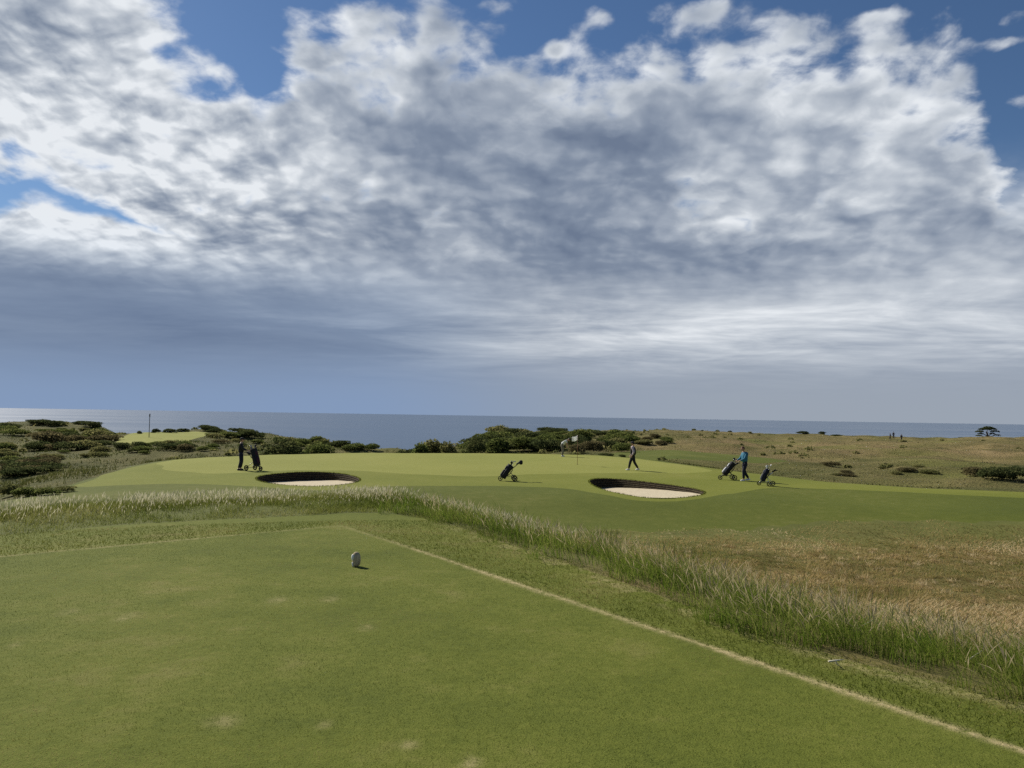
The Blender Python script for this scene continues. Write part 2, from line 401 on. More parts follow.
D2 = t.m('ADD', D, nn)
alpha = t.ss(D2, -.28, .62)
# streaky veil low on the right
veil = t.m('MULTIPLY', t.m('MULTIPLY', t.ss(el, 18.0, 11.0), t.ss(n_str, .25, .6)), t.ss(az, -4.0, 14.0)); veil = t.m('MAXIMUM', veil, t.ss(t.m('ADD', el, t.m('MULTIPLY', t.m('SUBTRACT', n_big, .5), 9.0)), 13.2, 11.4))
alpha = t.m('MAXIMUM', alpha, veil)
# brightness of the cloud
lfine = t.ss(az, -8.0, -24.0, .35, 1.1)
relief = t.m('ADD', t.m('MULTIPLY', t.m('SUBTRACT', n_big, n_off), 1.15), t.m('ADD', t.m('MULTIPLY', t.m('SUBTRACT', n_puff, n_puff_o), 1.1), t.m('MULTIPLY', t.m('SUBTRACT', n_fine, n_fo), lfine)))
edge = t.ss(D2, 1.1, .15)
region = blobs([(90, 110, 190, 130, .17), (230, 170, 160, 80, .13), (210, 262, 150, 16, .25), (590, 165, 190, 85, -.13), (430, 185, 120, 60, -.10), (850, 140, 110, 85, .20), (730, 90, 60, 40, .12), (150, 330, 330, 62, -.30), (560, 250, 260, 34, -.16),
                (760, 322, 300, 42, .46), (560, 340, 130, 28, .14), (980, 290, 130, 40, .22), (1010, 215, 60, 20, -.10)])
lowmix = t.ss(el, 14.0, 6.5)
tex_hi = t.m('ADD', t.m('ADD', t.m('MULTIPLY', relief, .95), t.m('MULTIPLY', t.m('MULTIPLY', t.m('SUBTRACT', n_dap, .62), 1.35), t.ss(az, -6.0, -22.0, .15, .95))), t.m('ADD', t.m('MULTIPLY', t.m('SUBTRACT', .5, n_big), .62), t.m('MULTIPLY', t.m('SUBTRACT', n_puff, .66), .35)))
tex_lo = t.m('ADD', t.m('MULTIPLY', t.m('SUBTRACT', n_str, .5), 1.25), t.m('MULTIPLY', t.m('SUBTRACT', n_str2, .5), .55))
tex_lo = t.m('MULTIPLY', tex_lo, t.ss(el, .8, 7.0))
rightamp = t.ss(az, -14.0, 6.0, .45, 1.0)
tex = t.m('ADD', t.m('MULTIPLY', tex_hi, t.m('SUBTRACT', 1.0, lowmix)), t.m('MULTIPLY', t.m('MULTIPLY', tex_lo, lowmix), rightamp))
lum = t.m('ADD', t.m('ADD', t.m('ADD', .41, region), tex), t.m('MULTIPLY', t.m('MULTIPLY', edge, .40), t.m('SUBTRACT', 1.0, lowmix)))
k = 1 / SKY_ST / (2 ** EXPO)
cr = t.ramp(lum, [(0.0, (.150, .195, .285)), (.25, (.215, .265, .355)), (.5, (.350, .400, .480)), (.75, (.545, .59, .65)), (1.0, (.80, .835, .875))])
hz = t.mix(t.ss(az, -12, 18), (.230, .310, .455), (.325, .370, .435))
cr = t.mix(t.ss(el, 5.5, .3, 0., .85), cr, hz)
cr = t.mix(t.m('MULTIPLY', t.ss(az, 4.0, -12.0), t.ss(el, 13.0, 6.0)), cr, t.vm('MULTIPLY', cr, (.97, 1.03, 1.10)))
cr = t.vm('SCALE', cr, scale=k)
gain = t.vm('MULTIPLY', sky.outputs[0], (.62, .76, .92))
fin = t.mix(alpha, gain, cr)
t.l.new(fin, bg.inputs[0])
W.cycles.sampling_method = 'MANUAL'; W.cycles.sample_map_resolution = 512
# ------------------------------------------------------------------ materials for ground
def turf_mat(name, c_dark, c_mid, c_light, dry=(.20, .165, .075), patch=.5, fine=60, wear=True, big=.35):
    m, t, out = new_mat(name); P = t.node('ShaderNodeNewGeometry').outputs['Position']
    n1 = t.noise(P, big, 4, .6); n2 = t.noise(P, 2.6, 4, .6); n3 = t.noise(P, fine, 3, .7); n4 = t.noise(P, 14, 3, .6)
    v = t.m('ADD', t.m('ADD', t.m('MULTIPLY', n1, .40), t.m('MULTIPLY', n2, .18)), t.m('ADD', t.m('MULTIPLY', n4, .2), t.m('MULTIPLY', n3, .22)))
    c = t.ramp(v, [(.32, c_dark), (.5, c_mid), (.68, c_light)])
    d = t.ss(t.m('ADD', t.m('MULTIPLY', n2, .5), t.m('MULTIPLY', n1, .5)), .52, .72)
    c = t.mix(t.m('MULTIPLY', d, patch), c, dry)
    if name == 'rough_turf': c = t.mix(t.m('SUBTRACT', 1.0, t.attr('dry')), c, t.ramp(v, [(.32, (.055, .070, .015)), (.6, (.125, .135, .034))]))
    if wear:
        c = t.mix(t.m('MULTIPLY', t.attr('wear'), t.ss(t.m('ADD', n4, t.m('MULTIPLY', n3, .5)), .45, .9)), c, (.36, .30, .15))
        c = t.mix(t.m('MULTIPLY', t.attr('lush'), .8), c, c_dark)
    pbsdf(t, out, c, .95, .08, bump=t.m('ADD', n3, n4), bs=.6, bd=.012); return m
M_tee = turf_mat('tee_turf', (.056, .076, .012), (.112, .131, .021), (.19, .19, .044), patch=.35, fine=85, big=.5)
M_strip = turf_mat('collar_turf', (.062, .082, .012), (.112, .130, .021), (.185, .178, .045), patch=.5, fine=45)
M_rough = turf_mat('rough_turf', (.06, .075, .018), (.13, .115, .04), (.24, .18, .08), dry=(.25, .17, .08), patch=.6, fine=30)
M_fair = turf_mat('fairway_turf', (.052, .070, .011), (.088, .104, .017), (.138, .145, .030), patch=.25, fine=20, big=.12)
M_apron = turf_mat('apron_turf', (.105, .124, .019), (.148, .162, .027), (.20, .20, .043), patch=.2, fine=20, big=.12)
M_green = turf_mat('green_turf', (.175, .190, .040), (.212, .220, .050), (.255, .252, .068), patch=.12, fine=20, big=.1)
def heath_mat():
    m, t, out = new_mat('heath_cover'); P = t.node('ShaderNodeNewGeometry').outputs['Position']
    n1 = t.noise(P, .045, 5, .62); n2 = t.noise(P, .16, 5, .65); n3 = t.noise(P, 1.1, 4, .7); n4 = t.noise(P, 6, 3, .7)
    v = t.m('ADD', t.m('ADD', t.m('MULTIPLY', n2, .5), t.m('MULTIPLY', n3, .25)), t.m('ADD', t.m('MULTIPLY', n4, .1), t.m('MULTIPLY', n1, .15)))
    gr = t.ramp(v, [(.3, (.034, .042, .014)), (.44, (.070, .078, .024)), (.56, (.118, .114, .040)), (.70, (.20, .172, .08))])
    dr = t.ramp(v, [(.3, (.10, .095, .035)), (.44, (.165, .135, .056)), (.56, (.24, .18, .084)), (.70, (.35, .27, .145))])
    c = t.mix(t.m('MULTIPLY', t.attr('dry'), t.ss(n1, .2, .62, .35, 1.)), gr, dr)
    c = t.mix(t.m('MULTIPLY', t.attr('lush'), .85), c, t.ramp(v, [(.35, (.10, .115, .028)), (.6, (.18, .175, .052))]))
    pbsdf(t, out, c, .95, .05, bump=t.m('ADD', n3, n4), bs=.9, bd=.25); return m
M_heath = heath_mat()
def sand_mat():
    m, t, out = new_mat('bunker_sand'); P = t.node('ShaderNodeNewGeometry').outputs['Position']
    n = t.noise(P, 5, 5, .65); n2 = t.noise(P, 60, 3, .6)
    c = t.ramp(t.m('ADD', t.m('MULTIPLY', n, .7), t.m('MULTIPLY', n2, .3)), [(.3, (.40, .34, .23)), (.7, (.58, .51, .37))])
    pbsdf(t, out, c, .95, .05, bump=n, bs=.5, bd=.05); return m
M_sand = sand_mat()
def wall_mat():
    m, t, out = new_mat('revetted_turf'); P = t.node('ShaderNodeNewGeometry').outputs['Position']
    s_ = t.node('ShaderNodeSeparateXYZ'); t.l.new(P, s_.inputs[0])
    w = t.m('SINE', t.m('MULTIPLY', s_.outputs[2], 70.)); n = t.noise(P, 12, 4, .65)
    c = t.ramp(t.m('ADD', t.m('MULTIPLY', w, .12), n), [(.35, (.022, .017, .012)), (.55, (.058, .046, .03)), (.75, (.10, .085, .05))])
    pbsdf(t, out, c, .95, .05, bump=t.m('ADD', w, n), bs=.8, bd=.03); return m
M_wall = wall_mat()

# ------------------------------------------------------------------ ground sheet, cut into its zones
azs = np.concatenate([np.radians(np.arange(-180, -40, 4.0)), np.radians(np.arange(-40, 40.001, .125)), np.radians(np.arange(44, 180, 4.0))])
rs = [0.6]
while rs[-1] < 900:
    r = rs[-1]; rs.append(r * (1.03 if r < 3 else 1.0085 if r < 62 else 1.014 if r < 320 else 1.05))
rs = np.array(rs); na, nr = len(azs), len(rs)
AZ, RR = np.meshgrid(azs, rs, indexing='ij')
GX = np.concatenate([(RR * np.sin(AZ)).ravel(), [0.]]); GY = np.concatenate([(RR * np.cos(AZ)).ravel(), [0.]])
GZ = height(GX, GY)
i, j = np.meshgrid(np.arange(na), np.arange(nr - 1), indexing='ij'); i2 = (i + 1) % na
a = (i * nr + j).ravel(); b = (i2 * nr + j).ravel(); c = (i2 * nr + j + 1).ravel(); d = (i * nr + j + 1).ravel()
TRI = np.concatenate([np.stack([a, d, c], 1), np.stack([a, c, b], 1)])
ii = np.arange(na); TRI = np.concatenate([TRI, np.stack([np.full(na, na * nr), ii * nr, ((ii + 1) % na) * nr], 1)])
class Pool:
    V = np.stack([GX, GY, GZ], 1)
def cut(tri, poly, vals=None, pad=0.0):
    """split triangles along the outline of poly; returns inside, outside"""
    x, y = Pool.V[:, 0], Pool.V[:, 1]
    P = np.asarray(poly); lo = P.min(0) - 2; hi = P.max(0) + 2
    s = np.full(len(x), 9.0); q = (x > lo[0]) & (x < hi[0]) & (y > lo[1]) & (y < hi[1])
    s[q] = sdf(P, x[q], y[q]); s[s == 0] = 1e-9
    st = s[tri]; neg = st < 0; cnt = neg.sum(1)
    inn = [tri[cnt == 3]]; outt = [tri[cnt == 0]]
    for k in (1, 2):
        T_ = tri[cnt == k]; N_ = neg[cnt == k]
        if not len(T_): continue
        odd = N_ if k == 1 else ~N_
        o = odd.argmax(1); rr = np.arange(len(T_))
        p0 = T_[rr, o]; p1 = T_[rr, (o + 1) % 3]; p2 = T_[rr, (o + 2) % 3]
        def mid(u, v):
            lo_, hi_ = np.minimum(u, v), np.maximum(u, v)
            key = lo_.astype(np.int64) * 10000000 + hi_; uq, inv = np.unique(key, return_inverse=True)
            return lo_, hi_, uq, inv
        us = np.concatenate([p0, p0]); vs = np.concatenate([p1, p2]); lo_, hi_, uq, inv = mid(us, vs)
        first = np.zeros(len(uq), int); first[inv] = np.arange(len(inv))
        L, H = lo_[first], hi_[first]; tt = (s[L] / (s[L] - s[H]))[:, None]
        base_i = len(Pool.V); Pool.V = np.concatenate([Pool.V, Pool.V[L] * (1 - tt) + Pool.V[H] * tt]); s = np.concatenate([s, np.zeros(len(uq))])
        mi = base_i + inv; m1 = mi[:len(p0)]; m2 = mi[len(p0):]
        single = np.stack([p0, m1, m2], 1); quad = np.concatenate([np.stack([m1, p1, p2], 1), np.stack([m1, p2, m2], 1)])
        (inn if k == 1 else outt).append(single); (outt if k == 1 else inn).append(quad)
    return np.concatenate(inn), np.concatenate(outt)
def loosen(P, amp, sc):
    P = np.asarray(P); n_ = np.stack([fbm(P[:, 0] / sc, P[:, 1] / sc, 61, 3) - .5, fbm(P[:, 0] / sc, P[:, 1] / sc, 62, 3) - .5], 1); return P + amp * n_
GREEN = loosen(GREEN, 1.1, 2.5); APRON = loosen(APRON, .9, 3.0)
zones = {}
FAIR2 = np.array([(p_[0], p_[1] - 3) for p_ in FAIR_NEAR] + [tuple(p_) for p_ in FAIR[len(FAIR_NEAR):]])
rest = TRI
for bk in BUNK: _, rest = cut(rest, bk)
zones['tee'], rest = cut(rest, TEE)
zones['tee_surround'], rest = cut(rest, STRIP)
zones['putting_green'], rest = cut(rest, GREEN)
zones['green_apron'], rest = cut(rest, APRON)
_fn = []
for _a, _b in zip(FAIR_NEAR[:-1], FAIR_NEAR[1:]):
    for _k in range(24): _fn.append((_a[0] + (_b[0] - _a[0]) * _k / 24, _a[1] + (_b[1] - _a[1]) * _k / 24))
_fn = np.array(_fn); _fn[:, 1] += 2.2 * (fbm(_fn[:, 0] / 1.6, _fn[:, 0] * 0 + 3, 81, 4) - .5)
ROUGHP = np.array([tuple(q_) for q_ in _fn] + [(40, 20), (40, -40), (-40, -40), (-40, 20)])
zones['rough'], rest = cut(rest, ROUGHP)
zones['fairway'], rest = cut(rest, FAIR2)
zones['far_green'], rest = cut(rest, smooth_poly(FARGREEN, 2))
zones['far_fairway'], rest = cut(rest, smooth_poly(MIDFAIR, 2))
zones['heath'] = rest
X_, Y_ = Pool.V[:, 0], Pool.V[:, 1]; RR_ = np.hypot(X_, Y_); AZ_ = np.arctan2(X_, Y_)
wear = np.zeros(len(X_)); lush = np.zeros(len(X_)); dry = np.zeros(len(X_))
q = RR_ < 26
st_ = sdf(TEE, X_[q], Y_[q]) + .07 * (fbm(X_[q] * 1.1, Y_[q] * 1.1, 71, 3) - .5)
right = ((X_[q] - A[0]) * dR[0] + (Y_[q] - A[1]) * dR[1]) > -0.2      # along the right edge
edge_n = fbm(X_[q] * 6, Y_[q] * 6, 5, 2)
wear[q] = np.exp(-((st_ - .01) / (.030 + .03 * edge_n)) ** 2) * np.where(right, sstep(13, 7, RR_[q]) * .70 + .10, .06) * (.35 + 1.1 * fbm(X_[q] * 1.5, Y_[q] * 1.5, 8, 2)) * 1.4
ss_ = sdf(STRIP, X_[q], Y_[q])
wear[q] += .5 * np.exp(-((ss_ + .12) / .14) ** 2) * (edge_n > .45) * sstep(az_of(400), az_of(520), AZ_[q]) 
for px, py, sx, sy, kk in [(278, 600, 9, 3, .8), (330, 599, 8, 2.5, .7), (222, 722, 14, 6, .9), (125, 618, 7, 4, .6), (68, 612, 10, 3, .5), (367, 628, 7, 2.5, .7), (470, 763, 10, 6, .9), (408, 745, 10, 4, .6), (324, 725, 8, 4, .45), (15, 645, 7, 2.5, .4)]:
    cx, cy, _ = ground_pt(px, py); x1, _, _ = ground_pt(px + sx, py); _, y1, _ = ground_pt(px, py - sy)
    wx = max(abs(x1 - cx), .02); wy = max(abs(y1 - cy), .03)
    wear[q] += kk * .75 * np.exp(-((X_[q] - cx) / wx) ** 2 - ((Y_[q] - cy) / wy) ** 2) * (.3 + 1.2 * fbm(X_[q] * 14, Y_[q] * 14, 4, 2))
wear = np.clip(wear, 0, 1.3)
pxz = np.array([-400, 0, 300, 420, 540, 620, 700, 800, 1024, 1300]); azz = np.array([az_of(p) for p in pxz])
dryr = np.interp(AZ_, [az_of(380), az_of(520), az_of(640)], [0, .5, 1.])
qr = RR_ < 45; dryr[qr] *= sstep(.3, -6.5, sdf(ROUGHP, X_[qr], Y_[qr]) + 5 * (fbm(X_[qr] / 2.2, Y_[qr] / 2.2, 85, 3) - .5)) * .8 + .2
dry = np.interp(AZ_, azz, [.0, .0, .05, .08, .2, .45, .9, 1., 1., 1.]) * np.interp(RR_, [45, 90, 105, 165, 190, 300], [.18, .22, .95, 1.0, .6, .5]) + .12
lush = np.clip(fbm(X_ / 14, Y_ / 14, 77, 3) * 2.6 - 1.25, 0, 1) * sstep(320, 200, RR_)
def zone_mesh(nm, tri):
    u, inv = np.unique(tri, return_inverse=True)
    return np_mesh(nm, Pool.V[u], [inv.reshape(-1, 3)], attrs={'wear': wear[u], 'lush': lush[u] if nm == 'heath' else lush[u] * 0, 'dry': (dryr if nm == 'rough' else dry)[u]}, smooth=True)
for nm, mt in [('tee', M_tee), ('tee_surround', M_strip), ('putting_green', M_green), ('green_apron', M_apron), ('fairway', M_fair), ('rough', M_rough), ('far_green', M_green), ('far_fairway', M_fair), ('heath', M_heath)]:
    me = zone_mesh(nm, zones[nm]); me.materials.append(mt); link(nm, me, kind='structure')

# ------------------------------------------------------------------ sea
sr = np.concatenate([[30.], np.geomspace(150, 90000, 90)]); sa = np.linspace(0, 2 * math.pi, 181)[:-1]
SA, SR = np.meshgrid(sa, sr, indexing='ij'); nn_, mm_ = len(sa), len(sr)
V = np.stack([SR * np.sin(SA), SR * np.cos(SA), np.full(SA.shape, -50.)], -1).reshape(-1, 3)
i, j = np.meshgrid(np.arange(nn_), np.arange(mm_ - 1), indexing='ij'); i2 = (i + 1) % nn_
Fq = np.stack([i * mm_ + j, i * mm_ + j + 1, i2 * mm_ + j + 1, i2 * mm_ + j], -1).reshape(-1, 4)
m, t, out = new_mat('sea_water'); P = t.node('ShaderNodeNewGeometry').outputs['Position']
nz = t.noise(t.vm('MULTIPLY', P, (.35, 1.0, 1)), .0012, 5, .6); n2 = t.noise(t.vm('MULTIPLY', P, (.25, 1.0, 1)), .006, 5, .6)
v = t.m('ADD', t.m('MULTIPLY', nz, .6), t.m('MULTIPLY', n2, .4))
pbsdf(t, out, t.ramp(v, [(.35, (.040, .074, .128)), (.65, (.062, .102, .165))]), t.ss(v, .35, .65, .26, .36), .15)
link('sea', np_mesh('sea', V, [Fq], [m]), kind='structure')

# ------------------------------------------------------------------ bunkers
def bunker(poly, label, hi_dir, depth, lip):
    n = len(poly); c = poly.mean(0); zt = height(poly[:, 0], poly[:, 1])
    o = thing('bunker', label, 'sand bunker', (c[0], c[1], float(zt.mean())), 0, 'sand bunkers in front of the green')
    ext = np.abs(poly - c).max(0)
    def zr(p):
        q_ = (p - c) / ext; tv = np.clip(q_[:, 1] * .5 + .5, 0, 1); tl = np.clip(.5 - q_[:, 0] * .5, 0, 1)
        return -(lip + depth * tv + hi_dir * tl ** 2 * (.35 + .65 * tv))
    zb = float(zt.mean()); rings = [1.0, .93, .8, .62, .42, .2]; V = []; F = []
    for k, s in enumerate(rings):
        p = c + (poly - c) * s * .965; zz = zr(p) - .04 * (1 - s ** 2) + .03 * (fbm(p[:, 0] * 1.3, p[:, 1] * 1.3, 9, 2) - .5)
        if k == 0: zz = zz + .015
        V += [(p[q_, 0] - c[0], p[q_, 1] - c[1], zz[q_]) for q_ in range(n)]
        if k: F += [((k - 1) * n + q_, (k - 1) * n + (q_ + 1) % n, k * n + (q_ + 1) % n, k * n + q_) for q_ in range(n)]
    V.append((0, 0, float(zr(c[None])[0]) - .04)); F += [((len(rings) - 1) * n + q_, (len(rings) - 1) * n + (q_ + 1) % n, len(V) - 1) for q_ in range(n)]
    mb = MB(); mb.add(V, F); mb.build('sand', M_sand, o)
    mb = MB(); V = []; F = []
    lv = [(1.001, -.003), (.996, -.02), (.987, None), (.955, 'deep')]
    for k, (s, dz) in enumerate(lv):
        p = c + (poly - c) * s; full = zr(c + (poly - c) * .965) - .06
        zz = (zt - zb) + (dz if not isinstance(dz, str) and dz is not None else 0)
        if dz is None: zz = (zt - zb) * .5 + full * .5
        if dz == 'deep': zz = full
        V += [(p[q_, 0] - c[0], p[q_, 1] - c[1], zz[q_]) for q_ in range(n)]
        if k: F += [((k - 1) * n + q_, (k - 1) * n + (q_ + 1) % n, k * n + (q_ + 1) % n, k * n + q_) for q_ in range(n)]
    mb.add(V, F); mb.build('turf_wall', M_wall, o)
bunker(BUNK[0], 'left oval sand bunker with dark turf wall below the golfer in black', .13, .345, .03)
bunker(BUNK[1], 'right oval sand bunker with dark turf wall in front of the walking golfer', .13, .36, .03)
# ------------------------------------------------------------------ foliage materials
def leaf_mat(name, stops, head=None, trans=.35):
    m, t, out = new_mat(name)
    c = t.ramp(t.attr('tint'), stops)
    if head is not None: c = t.mix(t.attr('head'), c, head)
    d = t.node('ShaderNodeBsdfDiffuse'); t.put(d.inputs[0], c); tr = t.node('ShaderNodeBsdfTranslucent'); t.put(tr.inputs[0], c)
    mx = t.node('ShaderNodeMixShader'); mx.inputs[0].default_value = trans
    t.l.new(d.outputs[0], mx.inputs[1]); t.l.new(tr.outputs[0], mx.inputs[2]); t.l.new(mx.outputs[0], out.inputs[0]); return m
G_turf = leaf_mat('turf_blade', [(0, (.044, .066, .011)), (.35, (.094, .120, .018)), (.65, (.158, .170, .031)), (.9, (.24, .225, .053)), (1, (.34, .29, .12))], trans=.4)
G_collar = leaf_mat('collar_blade', [(0, (.064, .088, .012)), (.5, (.120, .140, .021)), (.8, (.19, .182, .044)), (1, (.33, .28, .12))], trans=.4)
G_lush = leaf_mat('lush_blade', [(0, (.070, .120, .015)), (.5, (.135, .190, .026)), (.85, (.21, .24, .050)), (1, (.35, .30, .13))], head=(.36, .30, .18), trans=.5)
G_seed = leaf_mat('meadow_blade', [(0, (.085, .110, .020)), (.5, (.150, .168, .036)), (.85, (.22, .215, .07)), (1, (.31, .28, .14))], head=(.44, .41, .28), trans=.5)
G_dry = leaf_mat('dry_blade', [(0, (.12, .14, .032)), (.3, (.25, .20, .070)), (.7, (.44, .32, .15)), (1, (.66, .54, .33))], head=(.46, .35, .22), trans=.5)
G_heath = leaf_mat('heath_blade', [(0, (.048, .060, .017)), (.45, (.092, .095, .030)), (.8, (.195, .158, .068)), (1, (.31, .24, .125))], trans=.45)
L_dark = leaf_mat('gorse_leaf', [(0, (.035, .046, .019)), (.5, (.068, .084, .031)), (1, (.13, .135, .052))], trans=.5)
L_mid = leaf_mat('scrub_leaf', [(0, (.07, .09, .026)), (.5, (.12, .145, .042)), (1, (.20, .205, .066))], trans=.5)
L_olive = leaf_mat('olive_leaf', [(0, (.10, .11, .04)), (.5, (.165, .168, .06)), (1, (.25, .23, .095))], trans=.5)
L_brown = leaf_mat('bramble_leaf', [(0, (.07, .064, .03)), (.5, (.12, .105, .05)), (1, (.20, .17, .08))], trans=.5)
M_bark = simple('bark', (.09, .07, .05), .9, .1, scale=8)

def blades(pts, h, w, lean, bend, segs, tint, head=None, headw=0, headf=.3):
    """ribbons: pts (n,3), h,w (n), lean (n,2) sideways offset at the tip relative to h"""
    n = len(pts); th = rng.uniform(0, 2 * math.pi, n); side = np.stack([np.cos(th), np.sin(th), np.zeros(n)], 1)
    rows = []; hd = []
    for k in range(segs + 1):
        f = k / segs; off = f ** bend
        c = pts + np.stack([lean[:, 0] * h * off, lean[:, 1] * h * off, h * f * (1 - .25 * off * np.hypot(lean[:, 0], lean[:, 1]))], 1)
        ww = w * (1 - f) ** .7 if headw == 0 else np.where(f > 1 - headf - 1e-6, headw * math.sin(math.pi * min(1, (f - (1 - headf)) / headf * .8 + .15)), w * .6)
        ww = np.maximum(ww, w * .04)
        rows.append((c - side * ww[:, None] / 2, c + side * ww[:, None] / 2)); hd.append(np.full(n, 1.0 if headw and f >= 1 - headf - 1e-6 else 0.))
    V = np.stack([r for pr in rows for r in pr], 1).reshape(-1, 3); nv = 2 * (segs + 1)
    b0 = (np.arange(n) * nv)[:, None]
    F = np.concatenate([b0 + np.array([2 * k, 2 * k + 1, 2 * k + 3, 2 * k + 2]) for k in range(segs)])
    T_ = np.repeat(tint, nv); H_ = np.stack([x for x in hd for _ in (0, 1)], 1).reshape(-1)
    return V, F, T_, H_
def join(name, parts, mat, label=None, kind='stuff', **kw):
    Vs = []; Fs = []; Ts = []; Hs = []; b = 0
    for V, F, T_, H_ in parts: Vs.append(V); Fs.append(F + b); Ts.append(T_); Hs.append(H_); b += len(V)
    me = np_mesh(name, np.concatenate(Vs), [np.concatenate(Fs)], [mat], {'tint': np.concatenate(Ts), 'head': np.concatenate(Hs)})
    return link(name, me, label=label, kind=kind, **kw)
def scatter(n, r0_, r1_, p0, p1, power=1.0):
    """n random ground points between two radii and two picture columns, even over the ground if power = 1"""
    u = rng.uniform(0, 1, n); e = 2 * power
    r = (r0_ ** e + u * (r1_ ** e - r0_ ** e)) ** (1 / e); a = rng.uniform(az_of(p0), az_of(p1), n)
    return r * np.sin(a), r * np.cos(a), r, a
def gpts(x, y, dz=0): return np.stack([x, y, height(x, y) + dz], 1)
AZ_PX = lambda p: az_of(p)

# short turf on the tee and its collar
x, y, r, a = scatter(220000, 2.6, 12.5, -160, 1180, .45)
sT = sdf(TEE, x, y); k = sT < -.01; xx, yy, rr = x[k], y[k], r[k]; n = len(xx)
tt = np.clip(.44 + (fbm(xx / 1.3, yy / .9, 55, 6) - .5) * 2.7 + (fbm(xx / .22, yy / .16, 58, 3) - .5) * 1.1 + rng.normal(0, .12, n), 0, 1)
tee_b = blades(gpts(xx, yy, -.002), rng.uniform(.007, .017, n), .0016 + .0006 * rr / 3, rng.normal(0, .55, (n, 2)) + [.12, -.1], 1.4, 1, tt)
join('tee_turf', [tee_b], G_turf, 'close mown green grass of the tee', cat='mown grass')
k = (sT > .01) & (sdf(STRIP, x, y) < .15); xx, yy, rr = x[k], y[k], r[k]; n = len(xx)
tt = np.clip(.45 + (fbm(xx / .8, yy / .8, 65, 4) - .5) * 1.5 + rng.normal(0, .18, n), 0, 1)
col_b = blades(gpts(xx, yy, -.003), rng.uniform(.014, .034, n), .003 + .0009 * rr / 3, rng.normal(0, .7, (n, 2)) + [.15, -.1], 1.5, 2, tt)
join('collar_grass', [col_b], G_collar, 'coarser mown grass strip between the tee and the long grass', cat='mown grass')

# lush long grass along the right edge of the tee surround
x, y, r, a = scatter(220000, 3.6, 20, 380, 1300, .6)
s_ = sdf(STRIP, x, y); wdt = np.interp(a, [az_of(400), az_of(560), az_of(1024)], [.8, 1.5, 2.1]); ragg = (fbm(x * 1.5, y * 1.5, 21, 3) - .5) * 1.5
k = (s_ + ragg > .0) & (s_ + ragg * .5 < wdt) & (rng.uniform(0, 1, len(x)) < np.interp(a, [az_of(560), az_of(950)], [.30, .55]) * np.clip(fbm(x * 2.2, y * 2.2, 29, 2) * 2.2 - .35, .15, 1.3)); xx, yy, rr, sv = x[k], y[k], r[k], s_[k]; n = len(xx)
tt = np.clip(.46 + (fbm(xx * 1.2, yy * 1.2, 23, 3) - .5) * 1.5 + rng.normal(0, .22, n), 0, 1)
hh = rng.uniform(.10, .27, n) * (.6 + .4 * sstep(0, .5, sv)) * (.35 + 1.3 * fbm(xx * 1.3, yy * 1.3, 24, 3))
ln = rng.normal(0, .62, (n, 2)) + np.array([-.35, -.2]) + 1.2 * np.stack([fbm(xx * 2.5, yy * 2.5, 33, 2) - .5, fbm(xx * 2.5, yy * 2.5, 34, 2) - .5], 1)
lush_b = blades(gpts(xx, yy, -.01), hh * 1.85, .0026 + .00045 * rr, ln, 1.9, 4, tt)
k2 = rng.choice(n, 2200, replace=False)
head_b = blades(gpts(xx[k2], yy[k2]), rng.uniform(.25, .45, 2200), np.full(2200, .003), rng.normal(0, .3, (2200, 2)) + [-.2, -.1], 1.6, 5, np.full(2200, .9), headw=.009, headf=.3)
join('long_grass', [lush_b, head_b], G_lush, 'lush green long grass along the right edge of the mown strip', cat='long grass')

# meadow with pale seed heads behind the tee
x, y, r, a = scatter(620000, 10.5, 26, -200, 620, .8)
s_ = sdf(STRIP, x, y); fr = sdf(ROUGHP, x, y); lim = np.interp(a, [az_of(420), az_of(600)], [1.0, .25]); rag = (fbm(x * .8, y * .8, 41, 3) - .5)
k = (s_ + rag * .5 > .0) & (fr < -.1 + rag) & (rng.uniform(0, 1, len(x)) < lim * .55 * np.clip(fbm(x * 1.1, y * 1.1, 45, 3) * 2.4 - .45, .12, 1.2)); xx, yy, rr, sv = x[k], y[k], r[k], s_[k]; n = len(xx)
cl = fbm(xx * .55, yy * .55, 42, 3)
tt = np.clip(.42 + (cl - .5) * 1.6 + rng.normal(0, .18, n), 0, 1)
hh = rng.uniform(.05, .16, n) * (.55 + .45 * sstep(.2, 1.3, sv)) * (.4 + 1.4 * fbm(xx * .9, yy * .9, 43, 3))
mead_b = blades(gpts(xx, yy, -.01), hh, .004 + .0003 * rr, rng.normal(0, .5, (n, 2)) + [.15, -.1], 1.7, 3, tt)
pr = np.clip(fbm(xx * .7, yy * .7, 47, 3) * 2.4 - .75, 0.04, 1) * sstep(.3, 1.2, sv); kk = np.nonzero(rng.uniform(0, 1, n) < pr * .30)[0]; q = len(kk)
kk = kk[rng.uniform(0, 1, len(kk)) < 1 - .7 * sstep(16.5, 19, rr[kk])]; q = len(kk)
seed_b = blades(gpts(xx[kk], yy[kk]), rng.uniform(.08, .32, q), np.full(q, .0025), rng.normal(0, .22, (q, 2)) + [.1, -.05], 1.5, 5, rng.uniform(.7, 1, q), headw=.013, headf=.25)
join('meadow_grass', [mead_b, seed_b], G_seed, 'long meadow grass with pale seed heads behind the tee', cat='long grass')

